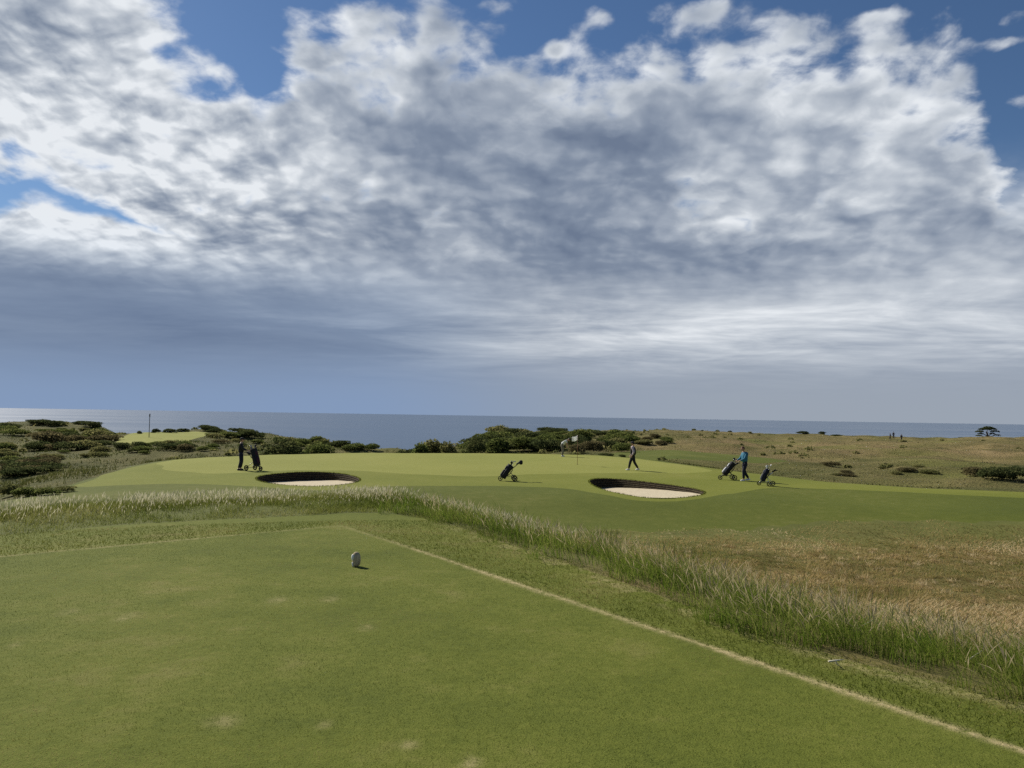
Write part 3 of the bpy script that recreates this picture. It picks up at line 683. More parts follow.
# dry brown field on the right
x, y, r, a = scatter(560000, 4.2, 32, 400, 1400, .75)
s_ = sdf(STRIP, x, y); fr = sdf(ROUGHP, x, y); lim = np.interp(a, [az_of(430), az_of(560), az_of(640)], [0, .6, 1.0]); rag = (fbm(x * .5, y * .5, 51, 3) - .5)
k = (s_ + rag * 1.0 > 1.75) & (fr < -.3 + rag * 2.2) & (rng.uniform(0, 1, len(x)) < lim * .5 * (.15 + .85 * sstep(.5, -5.5, fr + rag * 3))); xx, yy, rr, sv = x[k], y[k], r[k], s_[k]; n = len(xx)
gr = fbm(xx * .35, yy * .35, 53, 4); tt = np.clip(.64 - .16 * sstep(15, 24, rr) + (gr - .5) * 2.1 + rng.normal(0, .18, n), 0, 1)
lie = fbm(xx * .6, yy * .6, 54, 3); la = lie * 9.0
amt = .55 + 1.1 * fbm(xx * .8, yy * .8, 56, 2)
hh = rng.uniform(.10, .30, n) * (.65 + .6 * fbm(xx * .4, yy * .4, 57, 2)) * (1 - .55 * sstep(11, 22, rr))
dry_b = blades(gpts(xx, yy, -.01), hh, .0032 + .0005 * rr, np.stack([np.cos(la) * amt - .5, np.sin(la) * amt], 1) + rng.normal(0, .35, (n, 2)), 1.4, 3, tt)
kk = np.nonzero(rng.uniform(0, 1, n) < .10 * sstep(16, 8, rr))[0]; q = len(kk)
dryh_b = blades(gpts(xx[kk], yy[kk]), rng.uniform(.16, .34, q), np.full(q, .0020) + .0002 * rr[kk], rng.normal(0, .4, (q, 2)) + [-.35, -.1], 1.5, 4, tt[kk] * .6 + .3, headw=.009, headf=.3)
nt = 2600; x, y, r, a = scatter(nt, 4.5, 27, 430, 1400, .8); k = (sdf(STRIP, x, y) > 1.6) & (sdf(ROUGHP, x, y) < -1.0 - rng.uniform(0, 4, len(x))) & (a > az_of(540)); x, y = x[k], y[k]
cx = np.repeat(x, 26) + rng.normal(0, .07, len(x) * 26); cy = np.repeat(y, 26) + rng.normal(0, .07, len(x) * 26); q = len(cx); tl = np.repeat(rng.uniform(.25, 1.0, len(x)), 26); td = np.repeat(rng.normal(0, .8, (len(x), 2)), 26, 0)
tuft_b = blades(gpts(cx, cy, -.01), np.repeat(rng.uniform(.12, .30, len(x)), 26) * rng.uniform(.5, 1.2, q) * (1 - .45 * sstep(11, 22, np.hypot(cx, cy))), .003 + .0004 * np.hypot(cx, cy), td + rng.normal(0, .45, (q, 2)), 1.4, 3, np.clip(tl + rng.normal(0, .12, q), 0, 1))
join('dry_grass', [dry_b, dryh_b, tuft_b], G_dry, 'dry brown grass field on the right, stalks bent by the wind', cat='dry grass')

# tussocks over the heath beyond the green
x, y, r, a = scatter(420000, 27, 330, -160, 1180, .35)
sp_ = sdf(PLAT, x, y); k = (sp_ > .3) & (sdf(FARGREEN, x, y) > .5) & (sdf(MIDFAIR, x, y) > .5) & (sdf(FAIR, x, y) > .2)
cl = fbm(x / 3.5, y / 3.5, 61, 4); dr_ = np.interp(a, azz, [-.25, -.25, -.2, -.1, .05, .3, .8, .95, .95, .95]) * np.interp(r, [45, 90, 105, 165, 190, 300], [.4, .45, 1, 1, .7, .6])
k &= rng.uniform(0, 1, len(x)) < .5 * sstep(.40, .62, cl) * np.interp(a, [az_of(600), az_of(760)], [1, .45]) * np.interp(r, [80, 200], [1, .5]); xx, yy, rr = x[k], y[k], r[k]; n = len(xx)
tt = np.clip(.26 + .42 * dr_[k] + (fbm(xx / 9, yy / 9, 63, 4) - .5) * 1.3 + rng.normal(0, .13, n), 0, 1)
ht_b = blades(gpts(xx, yy, -.03), rng.uniform(.10, .30, n) * (.6 + .8 * cl[k]) * np.interp(a[k], [az_of(560), az_of(760)], [1.1, .5]), .012 + .0011 * rr, rng.normal(0, .4, (n, 2)) + [.2, 0], 1.5, 2, tt)
join('heath_grass', [ht_b], G_heath, 'rough tussock grass over the heath beyond the green', cat='rough grass')

# ------------------------------------------------------------------ bushes
def leaf_cloud(n, lobes, leaf, seed, tint_shift=0., flat=.25):
    g_ = np.random.default_rng(seed); L = np.array(lobes, float)  # cx,cy,cz,rx,ry,rz
    wt = L[:, 3] * L[:, 5]; li = g_.choice(len(L), n, p=wt / wt.sum())
    d = g_.normal(0, 1, (n, 3)); d[:, 2] = np.abs(d[:, 2]) * 1.0 - .18; d /= np.linalg.norm(d, axis=1)[:, None]
    rad = g_.uniform(.62, 1.06, n) ** .7; bump = .82 + .36 * fbm(d[:, 0] * 2.2 + li * 3.1, d[:, 1] * 2.2 + d[:, 2] * 2.7, seed, 3)
    c = L[li, :3] + d * L[li, 3:] * (rad * bump)[:, None]; c[:, 2] = np.maximum(c[:, 2], .02)
    nrm = d * .6 + g_.normal(0, .7, (n, 3)); nrm /= np.linalg.norm(nrm, axis=1)[:, None]
    u = np.cross(nrm, g_.normal(0, 1, (n, 3))); u /= np.linalg.norm(u, axis=1)[:, None]; v = np.cross(nrm, u)
    s = leaf * g_.uniform(.55, 1.35, n)[:, None]
    V = np.stack([c - u * s, c - v * s * .55, c + u * s, c + v * s * .55], 1).reshape(-1, 3)
    tint = np.clip(.5 + (g_.uniform(0, 1, len(L))[li] - .5) * .5 + g_.normal(0, .22, n) + tint_shift, 0, 1)
    return V, np.arange(4 * n).reshape(-1, 4), np.repeat(tint, 4)
def bush_mesh(nm, seed, mat, n=1500, leaf=.055, wide=1.0, tall=1.0, nl=7):
    g_ = np.random.default_rng(seed); lob = [(0, 0, .42 * tall, .36, .36, .5 * tall)]
    for k in range(nl):
        a_ = g_.uniform(0, 2 * math.pi); q = g_.uniform(.12, .34) * wide; hr = g_.uniform(.18, .30)
        lob.append((math.cos(a_) * q, math.sin(a_) * q, g_.uniform(.18, .66) * tall, hr * wide, hr * wide, hr * 1.05 * tall))
    V, Fq, T_ = leaf_cloud(n, lob, leaf, seed)
    return np_mesh(nm, V, [Fq], [mat], {'tint': T_})
# unit meshes: about 1 wide, 1 high; sizes come from the object scale
U = {'dark': [bush_mesh('bush_dark', 10 + k, L_dark, nl=6 + k) for k in range(3)], 'mid': [bush_mesh('bush_mid', 20 + k, L_mid, nl=6 + k) for k in range(3)],
     'olive': [bush_mesh('bush_olive', 30 + k, L_olive, nl=6 + k) for k in range(3)], 'brown': [bush_mesh('bush_brown', 40 + k, L_brown, nl=6 + k) for k in range(2)],
     'lowdark': [bush_mesh('bush_low_dark', 60 + k, L_dark, n=2000, leaf=.034, tall=.42, nl=9) for k in range(3)], 'lowmid': [bush_mesh('bush_low_mid', 70 + k, L_mid, n=2000, leaf=.034, tall=.42, nl=9) for k in range(3)],
     'lowolive': [bush_mesh('bush_low_olive', 80 + k, L_olive, n=2000, leaf=.034, tall=.42, nl=9) for k in range(3)], 'lowbrown': [bush_mesh('bush_low_brown', 90 + k, L_brown, n=2000, leaf=.034, tall=.42, nl=9) for k in range(2)],
     'fine': [bush_mesh('bush_fine', 50, L_dark, n=2200, leaf=.034, nl=12)], 'finemid': [bush_mesh('bush_finemid', 51, L_mid, n=4200, leaf=.034, nl=10)]}
def bush(px, py, wpx, hpx, kind, r=None, label='', group=None, name='bush', cat='bush', sink=.06):
    """stands on the terrain where its foot shows (py), or at distance r when its foot is hidden"""
    q_ = at_r(px, r) if r else ground_pt(px, py, 28)
    if q_ is None or (r is None and math.hypot(q_[0], q_[1]) < 29): return None
    x, y, z = q_
    rr = math.hypot(x, y); w = wpx * rr / F; h = hpx * rr / F
    if r: h = max(.3, z_at(px, py - hpx, rr) - z)
    low = h / w < .62 and 'low' + kind in U
    if low: kind = 'low' + kind
    me = U[kind][random.randrange(len(U[kind]))]
    o = link(name, me, loc=(x, y, z - sink * h), rz=random.uniform(0, 6.28), label=label, cat=cat, group=group)
    o.scale = (w, w, h * (2.35 if low else 1.02)); return o
# the ones that stand out
bush(283, 455, 48, 22, 'fine', 67, 'large dark rounded bush just right of the left trolley, behind the green')
bush(318, 455, 34, 15, 'finemid', 72, 'lower grey green bush right of the large dark rounded bush')
bush(178, 457, 44, 15, 'dark', 84, 'wide dark gorse bush in the dip left of the golfer in black')
bush(205, 456, 26, 9, 'mid', 88, 'low green bush right of the wide dark gorse in the dip')
bush(421, 455, 26, 15, 'mid', 82, 'leftmost bush of the clump standing alone against the sea', 'clump of bushes against the sea')
bush(433, 455, 30, 18, 'olive', 86, 'tallest middle bush of the clump standing alone against the sea', 'clump of bushes against the sea')
bush(449, 455, 24, 16, 'olive', 84, 'rightmost olive bush of the clump standing alone against the sea', 'clump of bushes against the sea')
bush(405, 455, 30, 8, 'dark', 88, 'low dark bush at the left foot of the clump against the sea')
bush(462, 455, 14, 8, 'mid', 86, 'small low bush between the lone clump and the dark bush bank')
bush(476, 455, 26, 22, 'fine', 96, 'dark round topped bush at the left end of the bush bank')
bush(497, 455, 30, 20, 'mid', 100, 'broad green bush second from the left in the bush bank')
bush(522, 455, 34, 21, 'finemid', 104, 'broad green bush behind the middle trolley in the bush bank')
bush(548, 455, 30, 18, 'dark', 100, 'dark bush in the bank left of the bending golfer')
bush(592, 455, 30, 16, 'brown', 96, 'brownish bush right of the flagstick behind the green')
bush(577, 455, 22, 12, 'brown', 92, 'low brownish bush right behind the flagstick')
bush(621, 452, 26, 11, 'mid', 98, 'green bush left of and behind the walking golfer')
bush(606, 457, 14, 5, 'dark', 66, 'small black green shrub at the back edge of the green', name='shrub', cat='shrub')  # bush mesh standing in for a dark item, likely a lying golf bag
bush(622, 459, 8, 5, 'dark', 64, 'tiny black green shrub just left of the walking golfer', name='shrub', cat='shrub')  # same stand-in: bush mesh in place of a smaller dark item, likely a bag
for (px, py, w, h, kd, lb) in [(9, 497, 20, 13, 'olive', 'tall olive shrub at the left picture edge beyond the seed heads'), (26, 497, 24, 10, 'mid', 'low dark green shrub second from the left beyond the seed heads'),
                               (46, 495, 22, 8, 'mid', 'low green shrub third from the left beyond the seed heads'), (64, 492, 20, 6, 'olive', 'small flat shrub at the right end of the row beyond the seed heads')]:
    bush(px, py, w, h, kd, None, lb, 'row of low shrubs left of the green', 'shrub', 'shrub')
for (px, py, w, h, lb) in [(976, 476, 26, 9, 'leftmost dark bramble on the slope at the far right'), (996, 479, 34, 12, 'largest dark bramble on the slope at the far right'), (1019, 480, 34, 13, 'dark bramble cut by the right picture edge')]:
    bush(px, py, w, h, 'brown' if px < 980 else 'dark', None, lb, 'brambles on the right slope', 'bramble', 'bramble')
for (px, w, h, r, lb) in [(155, 9, 4.5, 148, 'left small dark round bush on the skyline by the pole'), (168, 14, 4, 150, 'wider low dark bush on the skyline right of the pole'), (139, 5, 3, 146, 'tiny bush on the skyline left of the pole'),
                          (181, 12, 4, 165, 'dark flat bush on the skyline where the left hill rises'), (730, 4.5, 3.5, 285, 'single tiny dark bush on the skyline above the man in teal'),
                          (803, 13, 3.2, 275, 'low dark bush on the skyline right of the man in teal'), (822, 8, 3, 280, 'small dark bush on the skyline, right of its wider neighbour'), (838, 14, 2.4, 278, 'flat dark bush on the skyline midway to the far walkers'), (961, 7, 2.2, 285, 'tiny dark bush on the skyline left of the lone tree')]:
    x, y, z = at_r(px, r); me = U['dark'][random.randrange(3)]
    o = link('bush', me, loc=(x, y, z - .3), rz=random.uniform(0, 6), label=lb, cat='bush'); o.scale = (w * r / F, w * r / F, h * r / F + .3)
# masses nobody could tell apart
def grove(n, poly, wr, hr, kinds, label, group):
    P = np.array(poly, float); lo, hi = P.min(0), P.max(0); c = 0
    while c < n:
        p = np.array([random.uniform(lo[0], hi[0]), random.uniform(lo[1], hi[1])])
        if sdf(P, p[:1], p[1:])[0] > 0: continue
        w = random.uniform(*wr); bush(p[0], p[1], w, w * random.uniform(*hr), random.choice(kinds), None, label, group); c += 1
grove(17, [(0, 437), (30, 433), (70, 434), (110, 441), (105, 449), (60, 452), (0, 451)], (16, 36), (.26, .40), ['dark', 'mid', 'brown', 'olive'], 'gorse bush in the large thicket below the left hill', 'gorse thicket below the left hill')
grove(15, [(0, 464), (40, 463), (60, 466), (40, 477), (0, 480)], (18, 34), (.20, .32), ['dark', 'dark', 'brown'], 'dark gorse bush in the thicket at the left edge beside the dry slope', 'gorse thicket at the left edge')
grove(10, [(28, 424), (60, 422.5), (85, 424), (102, 429), (60, 426), (30, 427)], (8, 18), (.28, .42), ['dark'], 'dark bush along the top of the far left hill', 'bushes on top of the far left hill')
grove(5, [(0, 430), (24, 429), (24, 434), (0, 435)], (10, 16), (.35, .5), ['dark', 'mid'], 'dark bush in the strip below the bright patch at the far left', 'bushes at the far left edge')
grove(22, [(188, 431), (215, 428.5), (240, 432), (262, 438), (250, 440), (215, 433)], (9, 18), (.30, .45), ['dark'], 'dark bush along the top of the hill behind the golfer in black', 'bushes on the hill behind the golfer in black')
grove(18, [(265, 440), (310, 442), (352, 447), (385, 452), (330, 452), (280, 448)], (8, 20), (.32, .5), ['mid', 'olive', 'dark'], 'green bush on the slope falling to the sea behind the left bunker', 'bushes on the slope above the sea')
grove(9, [(110, 449), (160, 444), (200, 445), (230, 449), (200, 452), (140, 455)], (10, 20), (.32, .5), ['dark', 'mid', 'brown'], 'low gorse bush on the rough below the far green', 'gorse below the far green')
grove(62, [(468, 451), (478, 441), (500, 436), (545, 434), (590, 437), (635, 441), (625, 449), (560, 452), (500, 453)], (14, 30), (.28, .46), ['mid', 'mid', 'dark', 'olive'], 'green bush packed in the thick bank behind the green', 'thick bush bank behind the green')
grove(24, [(500, 434), (545, 431), (600, 432), (635, 434), (610, 438), (540, 437)], (9, 20), (.22, .34), ['dark', 'mid'], 'dark bush along the top of the bush bank', 'bushes along the top of the bank')
grove(16, [(600, 440), (650, 437), (700, 440), (690, 446), (640, 448), (605, 450)], (7, 18), (.28, .42), ['mid', 'olive', 'brown'], 'low olive bush on the dunes beyond the walking golfer', 'low bushes on the dunes')
grove(9, [(780, 474), (860, 480), (960, 473), (940, 466), (860, 464), (790, 466)], (8, 20), (.18, .28), ['brown', 'olive'], 'low brown bush on the rough slope right of the trolleys', 'low bushes on the right slope')
grove(12, [(0, 452), (60, 452), (112, 450), (125, 456), (100, 463), (60, 464), (0, 462)], (9, 22), (.25, .4), ['olive', 'olive', 'mid', 'brown'], 'low olive scrub bush on the heath between the two gorse thickets', 'olive scrub on the left heath')
grove(9, [(105, 447), (160, 442), (235, 443), (250, 447), (190, 450), (120, 452)], (9, 22), (.22, .36), ['olive', 'mid', 'brown'], 'low pale scrub bush around the gorse below the far green', 'pale scrub below the far green')
grove(6, [(40, 428), (90, 430), (125, 436), (112, 441), (80, 436), (40, 433)], (9, 22), (.22, .36), ['olive', 'mid'], 'low green scrub bush on the flank of the far left hill', 'green scrub on the far left hill')
grove(6, [(215, 434), (262, 440), (268, 448), (230, 447), (205, 440)], (9, 22), (.22, .36), ['olive', 'mid'], 'low green scrub bush on the hill flank behind the golfer in black', 'green scrub behind the golfer in black')
# low ground scrub as one mass
x, y, r, a = scatter(2200, 55, 320, -120, 1150, .4)
keep = (sdf(PLAT, x, y) > 6) & (sdf(FARGREEN, x, y) > 2) & (sdf(MIDFAIR, x, y) > 2) & (rng.uniform(0, 1, len(x)) < sstep(.48, .62, fbm(x / 13, y / 13, 91, 4)) * np.interp(a, [az_of(620), az_of(760)], [1, .22]))
x, y, r = x[keep], y[keep], r[keep]; Vs = []; Ts = []
for q in range(len(x)):
    sz = random.uniform(.35, 1.0); V_, F_, T_ = leaf_cloud(26, [(0, 0, sz * .25, sz * .8, sz * .8, sz * .5)], .13 + .0009 * r[q], q)
    Vs.append(V_ + np.array([x[q], y[q], float(height(x[q:q+1], y[q:q+1])[0]) - .05])); Ts.append(np.clip(T_ + random.uniform(-.3, .3), 0, 1))
Vs = np.concatenate(Vs)
link('heath_scrub', np_mesh('heath_scrub', Vs, [np.arange(len(Vs)).reshape(-1, 4)], [L_olive], {'tint': np.concatenate(Ts)}), label='low patchy scrub over the heath beyond the green', cat='scrub', kind='stuff')

# lone wind-bent tree
tx, ty, tz = at_r(988, 285); k_ = 285 / F
tr = thing('tree', 'lone flat topped dark tree on the skyline at the far right', 'tree', (tx, ty, tz - .4))
mb = MB(); mb.tube([(.2, 0, -.2), (.1, 0, 1.0), (-.1, .1, 1.9), (-.5, .1, 2.8)], [.34, .26, .2, .12])
for ex, ey, ez in [(-2.4, .5, 2.8), (1.9, -.3, 2.9), (.8, 1.4, 3.3), (-1.2, -1.3, 3.1), (2.9, .4, 1.9), (-2.9, -.2, 1.7)]: mb.tube([(0, .05, 1.35), (ex * .45, ey * .4, ez * .72), (ex, ey, ez)], [.15, .1, .04], 6)
mb.build('trunk', M_bark, tr)
lob = [(-.9, 0, 3.5, 1.9, 1.7, .62), (.9, .2, 3.6, 1.8, 1.6, .55), (0, -.2, 4.0, 1.5, 1.4, .5), (-2.4, .3, 2.75, 1.3, 1.1, .42), (2.1, -.1, 2.9, 1.4, 1.1, .42), (3.1, .3, 1.75, 1.1, .9, .28), (-3.0, -.2, 1.5, 1.0, .9, .30), (-2.0, .4, 2.1, .9, .8, .3), (1.6, .3, 2.2, .8, .7, .3)]
V_, F_, T_ = leaf_cloud(2600, lob, .17, 99)
link('crown', np_mesh('crown', V_, [F_], [L_dark], {'tint': T_}), tr)
# ------------------------------------------------------------------ object materials
K_black = simple('black_fabric', (.016, .016, .019), .8, .3); K_navy = simple('navy_fabric', (.018, .020, .036), .85, .2); K_char = simple('charcoal_fabric', (.035, .034, .042), .8, .2)
K_white = simple('white_fabric', (.72, .72, .70), .8, .2, var=.06); K_teal = simple('teal_fabric', (.035, .15, .23), .8, .2, var=.15); K_lilac = simple('lilac_fabric', (.48, .40, .44), .8, .2, var=.1)
K_grey = simple('grey_fabric', (.20, .20, .21), .8, .2); K_khaki = simple('khaki_fabric', (.20, .18, .13), .85, .2); K_lgrey = simple('light_grey_fabric', (.42, .42, .43), .8, .2)
K_skin = simple('skin', (.46, .27, .19), .6, .3, var=.06); K_hair = simple('dark_hair', (.02, .014, .010), .6, .3); K_red = simple('ginger_hair', (.13, .045, .02), .6, .3)
K_metal = simple('painted_metal', (.05, .05, .055), .4, .5, var=.1); K_alu = simple('aluminium', (.55, .56, .58), .35, .5, .8, var=.05); K_rub = simple('tyre_rubber', (.014, .014, .014), .85, .2)
K_purple = simple('dark_maroon_fabric', (.045, .018, .028), .8, .2); K_steel = simple('club_steel', (.45, .45, .47), .3, .5, .9, var=.05); K_shoe = simple('white_shoe', (.75, .75, .73), .5, .3, var=.05); K_dshoe = simple('dark_shoe', (.02, .02, .02), .5, .3)
K_eye = simple('eye', (.015, .012, .01), .3, .5); K_pole = simple('red_brown_pole', (.26, .11, .06), .5, .3, var=.1); K_dpole = simple('dark_pole', (.06, .06, .06), .6, .3); K_cup = simple('hole_shade', (.01, .01, .01), .9, .1)

# ------------------------------------------------------------------ people
def skin_mesh(name, J, edges, mat, parent, root, sub=1, **kw):
    ids = {k: i for i, k in enumerate(J)}
    me = bpy.data.meshes.new(name + '_cage'); me.from_pydata([J[k][0] for k in J], [(ids[a], ids[b]) for a, b in edges], [])
    o = bpy.data.objects.new(name + '_cage', me); COL.objects.link(o)
    md = o.modifiers.new('skin', 'SKIN'); md.use_smooth_shade = True
    for i, k in enumerate(J):
        r_ = J[k][1]; o.data.skin_vertices[0].data[i].radius = (r_, r_) if not hasattr(r_, '__len__') else r_
        o.data.skin_vertices[0].data[i].use_root = (k == root)
    sb = o.modifiers.new('sub', 'SUBSURF'); sb.levels = sub; sb.render_levels = sub
    dg = bpy.context.evaluated_depsgraph_get(); dg.update()
    nm = bpy.data.meshes.new_from_object(o.evaluated_get(dg)); nm.name = name
    bpy.data.objects.remove(o); bpy.data.meshes.remove(me)
    nm.materials.clear(); nm.materials.append(mat)
    for p in nm.polygons: p.use_smooth = True
    return nm
def v3(*a): return np.array(a, float)
def person(loc, rz, label, pose, top, legs, shoe, hair, cap=None, group=None, sleeves=True):
    """pose: joints with +Y forward, +X the right hand side, Z up"""
    o = thing('person', label, 'person', loc, rz, group); J = pose
    bd = {'pelvis': (J['pelvis'], .100), 'belly': (J['pelvis'] * .6 + J['chest'] * .4, .105), 'chest': (J['chest'], .125), 'neck': (J['neck'], .058)}
    hd = J['head'] - J['neck']; hd = hd / np.linalg.norm(hd); bd['skull'] = (J['neck'] + hd * .05, .055)
    E = [('pelvis', 'belly'), ('belly', 'chest'), ('chest', 'neck'), ('neck', 'skull')]
    for s in 'lr':
        bd['sh' + s] = (J['sh' + s], .062); bd['el' + s] = (J['el' + s], .045); bd['wr' + s] = (J['wr' + s], .030)
        ha = J['wr' + s] - J['el' + s]; ha = ha / np.linalg.norm(ha); bd['pa' + s] = (J['wr' + s] + ha * .07, .036)
        bd['hi' + s] = (J['hi' + s], .090); bd['kn' + s] = (J['kn' + s], .062); bd['an' + s] = (J['an' + s], .042)
        fw = J.get('foot' + s, v3(0, 1, 0)); bd['to' + s] = (J['an' + s] + fw * .13 + v3(0, 0, -.045), .035)
        E += [('chest', 'sh' + s), ('sh' + s, 'el' + s), ('el' + s, 'wr' + s), ('wr' + s, 'pa' + s), ('pelvis', 'hi' + s), ('hi' + s, 'kn' + s), ('kn' + s, 'an' + s), ('an' + s, 'to' + s)]
    nm = skin_mesh('person_body', bd, E, K_skin, o, 'pelvis')
    mb = MB()   # head with face and the fingers, joined into the one body mesh
    up = hd; fwd = J.get('face', v3(0, 1, 0)); fwd = fwd - up * (fwd @ up); fwd /= np.linalg.norm(fwd); rt = np.cross(fwd, up); M3 = np.stack([rt, fwd, up], 1)
    hc = J['neck'] + hd * .155
    def headfn(V):
        V = V.copy(); z = V[:, 2]; V[:, 0] *= np.where(z < 0, 1 + .28 * z, 1); V[:, 1] *= np.where(z < 0, 1 + .12 * z, 1)
        f = V[:, 1] > .75; V[f & (np.abs(V[:, 0]) < .2) & (np.abs(z + .1) < .2), 1] += .22; return V
    mb2 = MB(); mb2.ell((0, 0, 0), (.076, .098, .118), 16, 12, headfn)
    mb2.ell((0, .100, -.012), (.014, .022, .022), 8, 6)
    for sg in (-1, 1): mb2.ell((sg * .078, -.005, -.005), (.012, .022, .034), 8, 6)
    mb.add(np.concatenate(mb2.v) @ M3.T + hc, mb2.f)
    for s, sg in (('l', -1), ('r', 1)):
        ha = J['wr' + s] - J['el' + s]; ha /= np.linalg.norm(ha); ac = np.cross(ha, (0, 0, 1)) if abs(ha[2]) < .85 else v3(0, 1, 0); ac = ac - ha * (ac @ ha); ac /= np.linalg.norm(ac); pn = np.cross(ha, ac)
        b0 = J['wr' + s] + ha * .075
        for q, ln in enumerate((.066, .078, .072, .056)):
            p0 = b0 + ac * (q - 1.5) * .018; p1 = p0 + ha * ln * .5 + pn * .006 * -sg; p2 = p0 + ha * ln * .95 + pn * .03 * -sg
            mb.tube([p0, p1, p2], [.0095, .0085, .006], 6)
        p0 = J['wr' + s] + ha * .035 + ac * -.03; mb.tube([p0, p0 + ha * .03 - ac * .028, p0 + ha * .06 - ac * .03], [.011, .010, .007], 6)
    import bmesh
    bm = bmesh.new(); bm.from_mesh(nm); tm = bpy.data.meshes.new('tmp'); tm.from_pydata(np.concatenate(mb.v).tolist(), [], mb.f); bm.from_mesh(tm); bmesh.ops.recalc_face_normals(bm, faces=bm.faces); bm.to_mesh(nm); bm.free(); bpy.data.meshes.remove(tm)
    for p in nm.polygons: p.use_smooth = True
    nm.materials.append(legs); nm.materials.append(top)     # under the clothes
    names = list(bd); pos = np.array([bd[q][0] for q in names])
    for p in nm.polygons:
        q = names[int(np.argmin(((pos - np.array(p.center)) ** 2).sum(1)))]
        if q in ('pelvis', 'hil', 'hir', 'knl', 'knr'): p.material_index = 1
        elif q in ('belly', 'chest', 'shl', 'shr'): p.material_index = 2
    link('body', nm, o)
    e = MB()
    for sg in (-1, 1): e.ell((sg * .031, .083, .012), (.011, .009, .008), 8, 6)
    e.v = [v @ M3.T + hc for v in e.v]; e.build('eyes', K_eye, o)
    # clothes
    g_ = .018
    tj = {'pelvis': (J['pelvis'] + v3(0, 0, -.06), .165), 'belly': (bd['belly'][0], .158), 'chest': (J['chest'], .168), 'neck': (J['neck'] - hd * .015, .070)}; te = [('pelvis', 'belly'), ('belly', 'chest'), ('chest', 'neck')]
    for s in 'lr':
        tj['sh' + s] = (J['sh' + s], .082); tj['el' + s] = ((J['el' + s], .066) if sleeves else (J['sh' + s] * .35 + J['el' + s] * .65, .066)); te += [('chest', 'sh' + s), ('sh' + s, 'el' + s)]
        if sleeves: tj['cu' + s] = (J['wr' + s] * .9 + J['el' + s] * .1, .046); te.append(('el' + s, 'cu' + s))
    link('shirt', skin_mesh('shirt', tj, te, top, o, 'chest'), o)
    lj = {'waist': (J['pelvis'] * .8 + J['chest'] * .2, .135), 'pelvis': (J['pelvis'] + v3(0, 0, .01), .142)}; le = [('waist', 'pelvis')]
    for s in 'lr':
        lj['hi' + s] = (J['hi' + s], .118); lj['kn' + s] = (J['kn' + s], .092); lj['an' + s] = (J['an' + s] * .94 + J['kn' + s] * .06, .066); le += [('pelvis', 'hi' + s), ('hi' + s, 'kn' + s), ('kn' + s, 'an' + s)]
    link('trousers', skin_mesh('trousers', lj, le, legs, o, 'pelvis'), o)
    for s in 'lr':
        fw = J.get('foot' + s, v3(0, 1, 0)); mb = MB(); a_ = J['an' + s]
        mb.tube([a_ - fw * .07 + v3(0, 0, -.045), a_ - fw * .02 + v3(0, 0, -.03), a_ + fw * .07 + v3(0, 0, -.045), a_ + fw * .14 + v3(0, 0, -.055), a_ + fw * .175 + v3(0, 0, -.06)], [.036, .056, .050, .042, .022], 10); mb.build('shoe', shoe, o)
    mb = MB(); fn = lambda V: np.where((V[:, 1:2] > .35) & (V[:, 2:3] < .35), V * .86, V)
    mb.ell((0, -.010, .022), (.083, .100, .108), 16, 12, fn); mb.v = [v @ M3.T + hc for v in mb.v]; mb.build('hair', hair, o)
    if cap:
        mb = MB(); mb.ell((0, -.004, .05), (.090, .110, .080), 14, 8); mb.ell((0, .115, .05), (.068, .075, .010), 12, 6); mb.v = [v @ M3.T + hc for v in mb.v]; mb.build('cap', cap, o)
    return o
def stand(h=1.76, **mod):
    k = h / 1.76
    P = dict(pelvis=v3(0, 0, .95), chest=v3(0, 0, 1.33), neck=v3(0, .01, 1.49), head=v3(0, .03, 1.62), shl=v3(-.185, 0, 1.41), shr=v3(.185, 0, 1.41), ell=v3(-.25, -.03, 1.13), elr=v3(.25, -.03, 1.13),
             wrl=v3(-.26, .06, .88), wrr=v3(.26, .06, .88), hil=v3(-.095, 0, .90), hir=v3(.095, 0, .90), knl=v3(-.11, .02, .49), knr=v3(.11, .02, .49), anl=v3(-.12, -.02, .085), anr=v3(.12, -.02, .085))
    P.update({a: np.array(b, float) for a, b in mod.items()})
    return {a: (b * k if a not in ('face', 'footl', 'footr') else b) for a, b in P.items()}
def face_to(dx, dy): return math.atan2(-dx, dy)      # rotation that turns +Y to (dx, dy)

x, y, z = at_r(241, 44.6)
person((x, y, z), face_to(.9, .25), 'person all in black standing beside the leftmost golf trolley, hand towards its handle',
       stand(1.78, elr=(.27, .08, 1.15), wrr=(.22, .33, 1.08), ell=(-.24, .08, 1.14), wrl=(-.16, .34, 1.06), knl=(-.09, .05, .49), anr=(.10, -.10, .085)), K_black, K_navy, K_dshoe, K_hair, K_black)
x, y, z = at_r(562.5, 60.0)
person((x, y, z), face_to(.97, -.15), 'person in white top bending forward at the back of the green beside the flag',
       stand(1.76, pelvis=(0, -.06, .94), chest=(0, .22, 1.19), neck=(0, .36, 1.26), head=(0, .47, 1.31), face=(0, .55, -.83), shl=(-.17, .27, 1.22), shr=(.17, .27, 1.22), ell=(-.16, .34, .96), elr=(.16, .34, .96), wrl=(-.05, .36, .76), wrr=(.05, .36, .76),
             hil=(-.095, -.05, .89), hir=(.095, -.05, .89), knl=(-.15, .05, .48), knr=(.15, .05, .48), anl=(-.19, -.02, .085), anr=(.19, -.02, .085)), K_white, K_khaki, K_shoe, K_hair, K_black, sleeves=False)
x, y, z = at_r(633, 47.3)
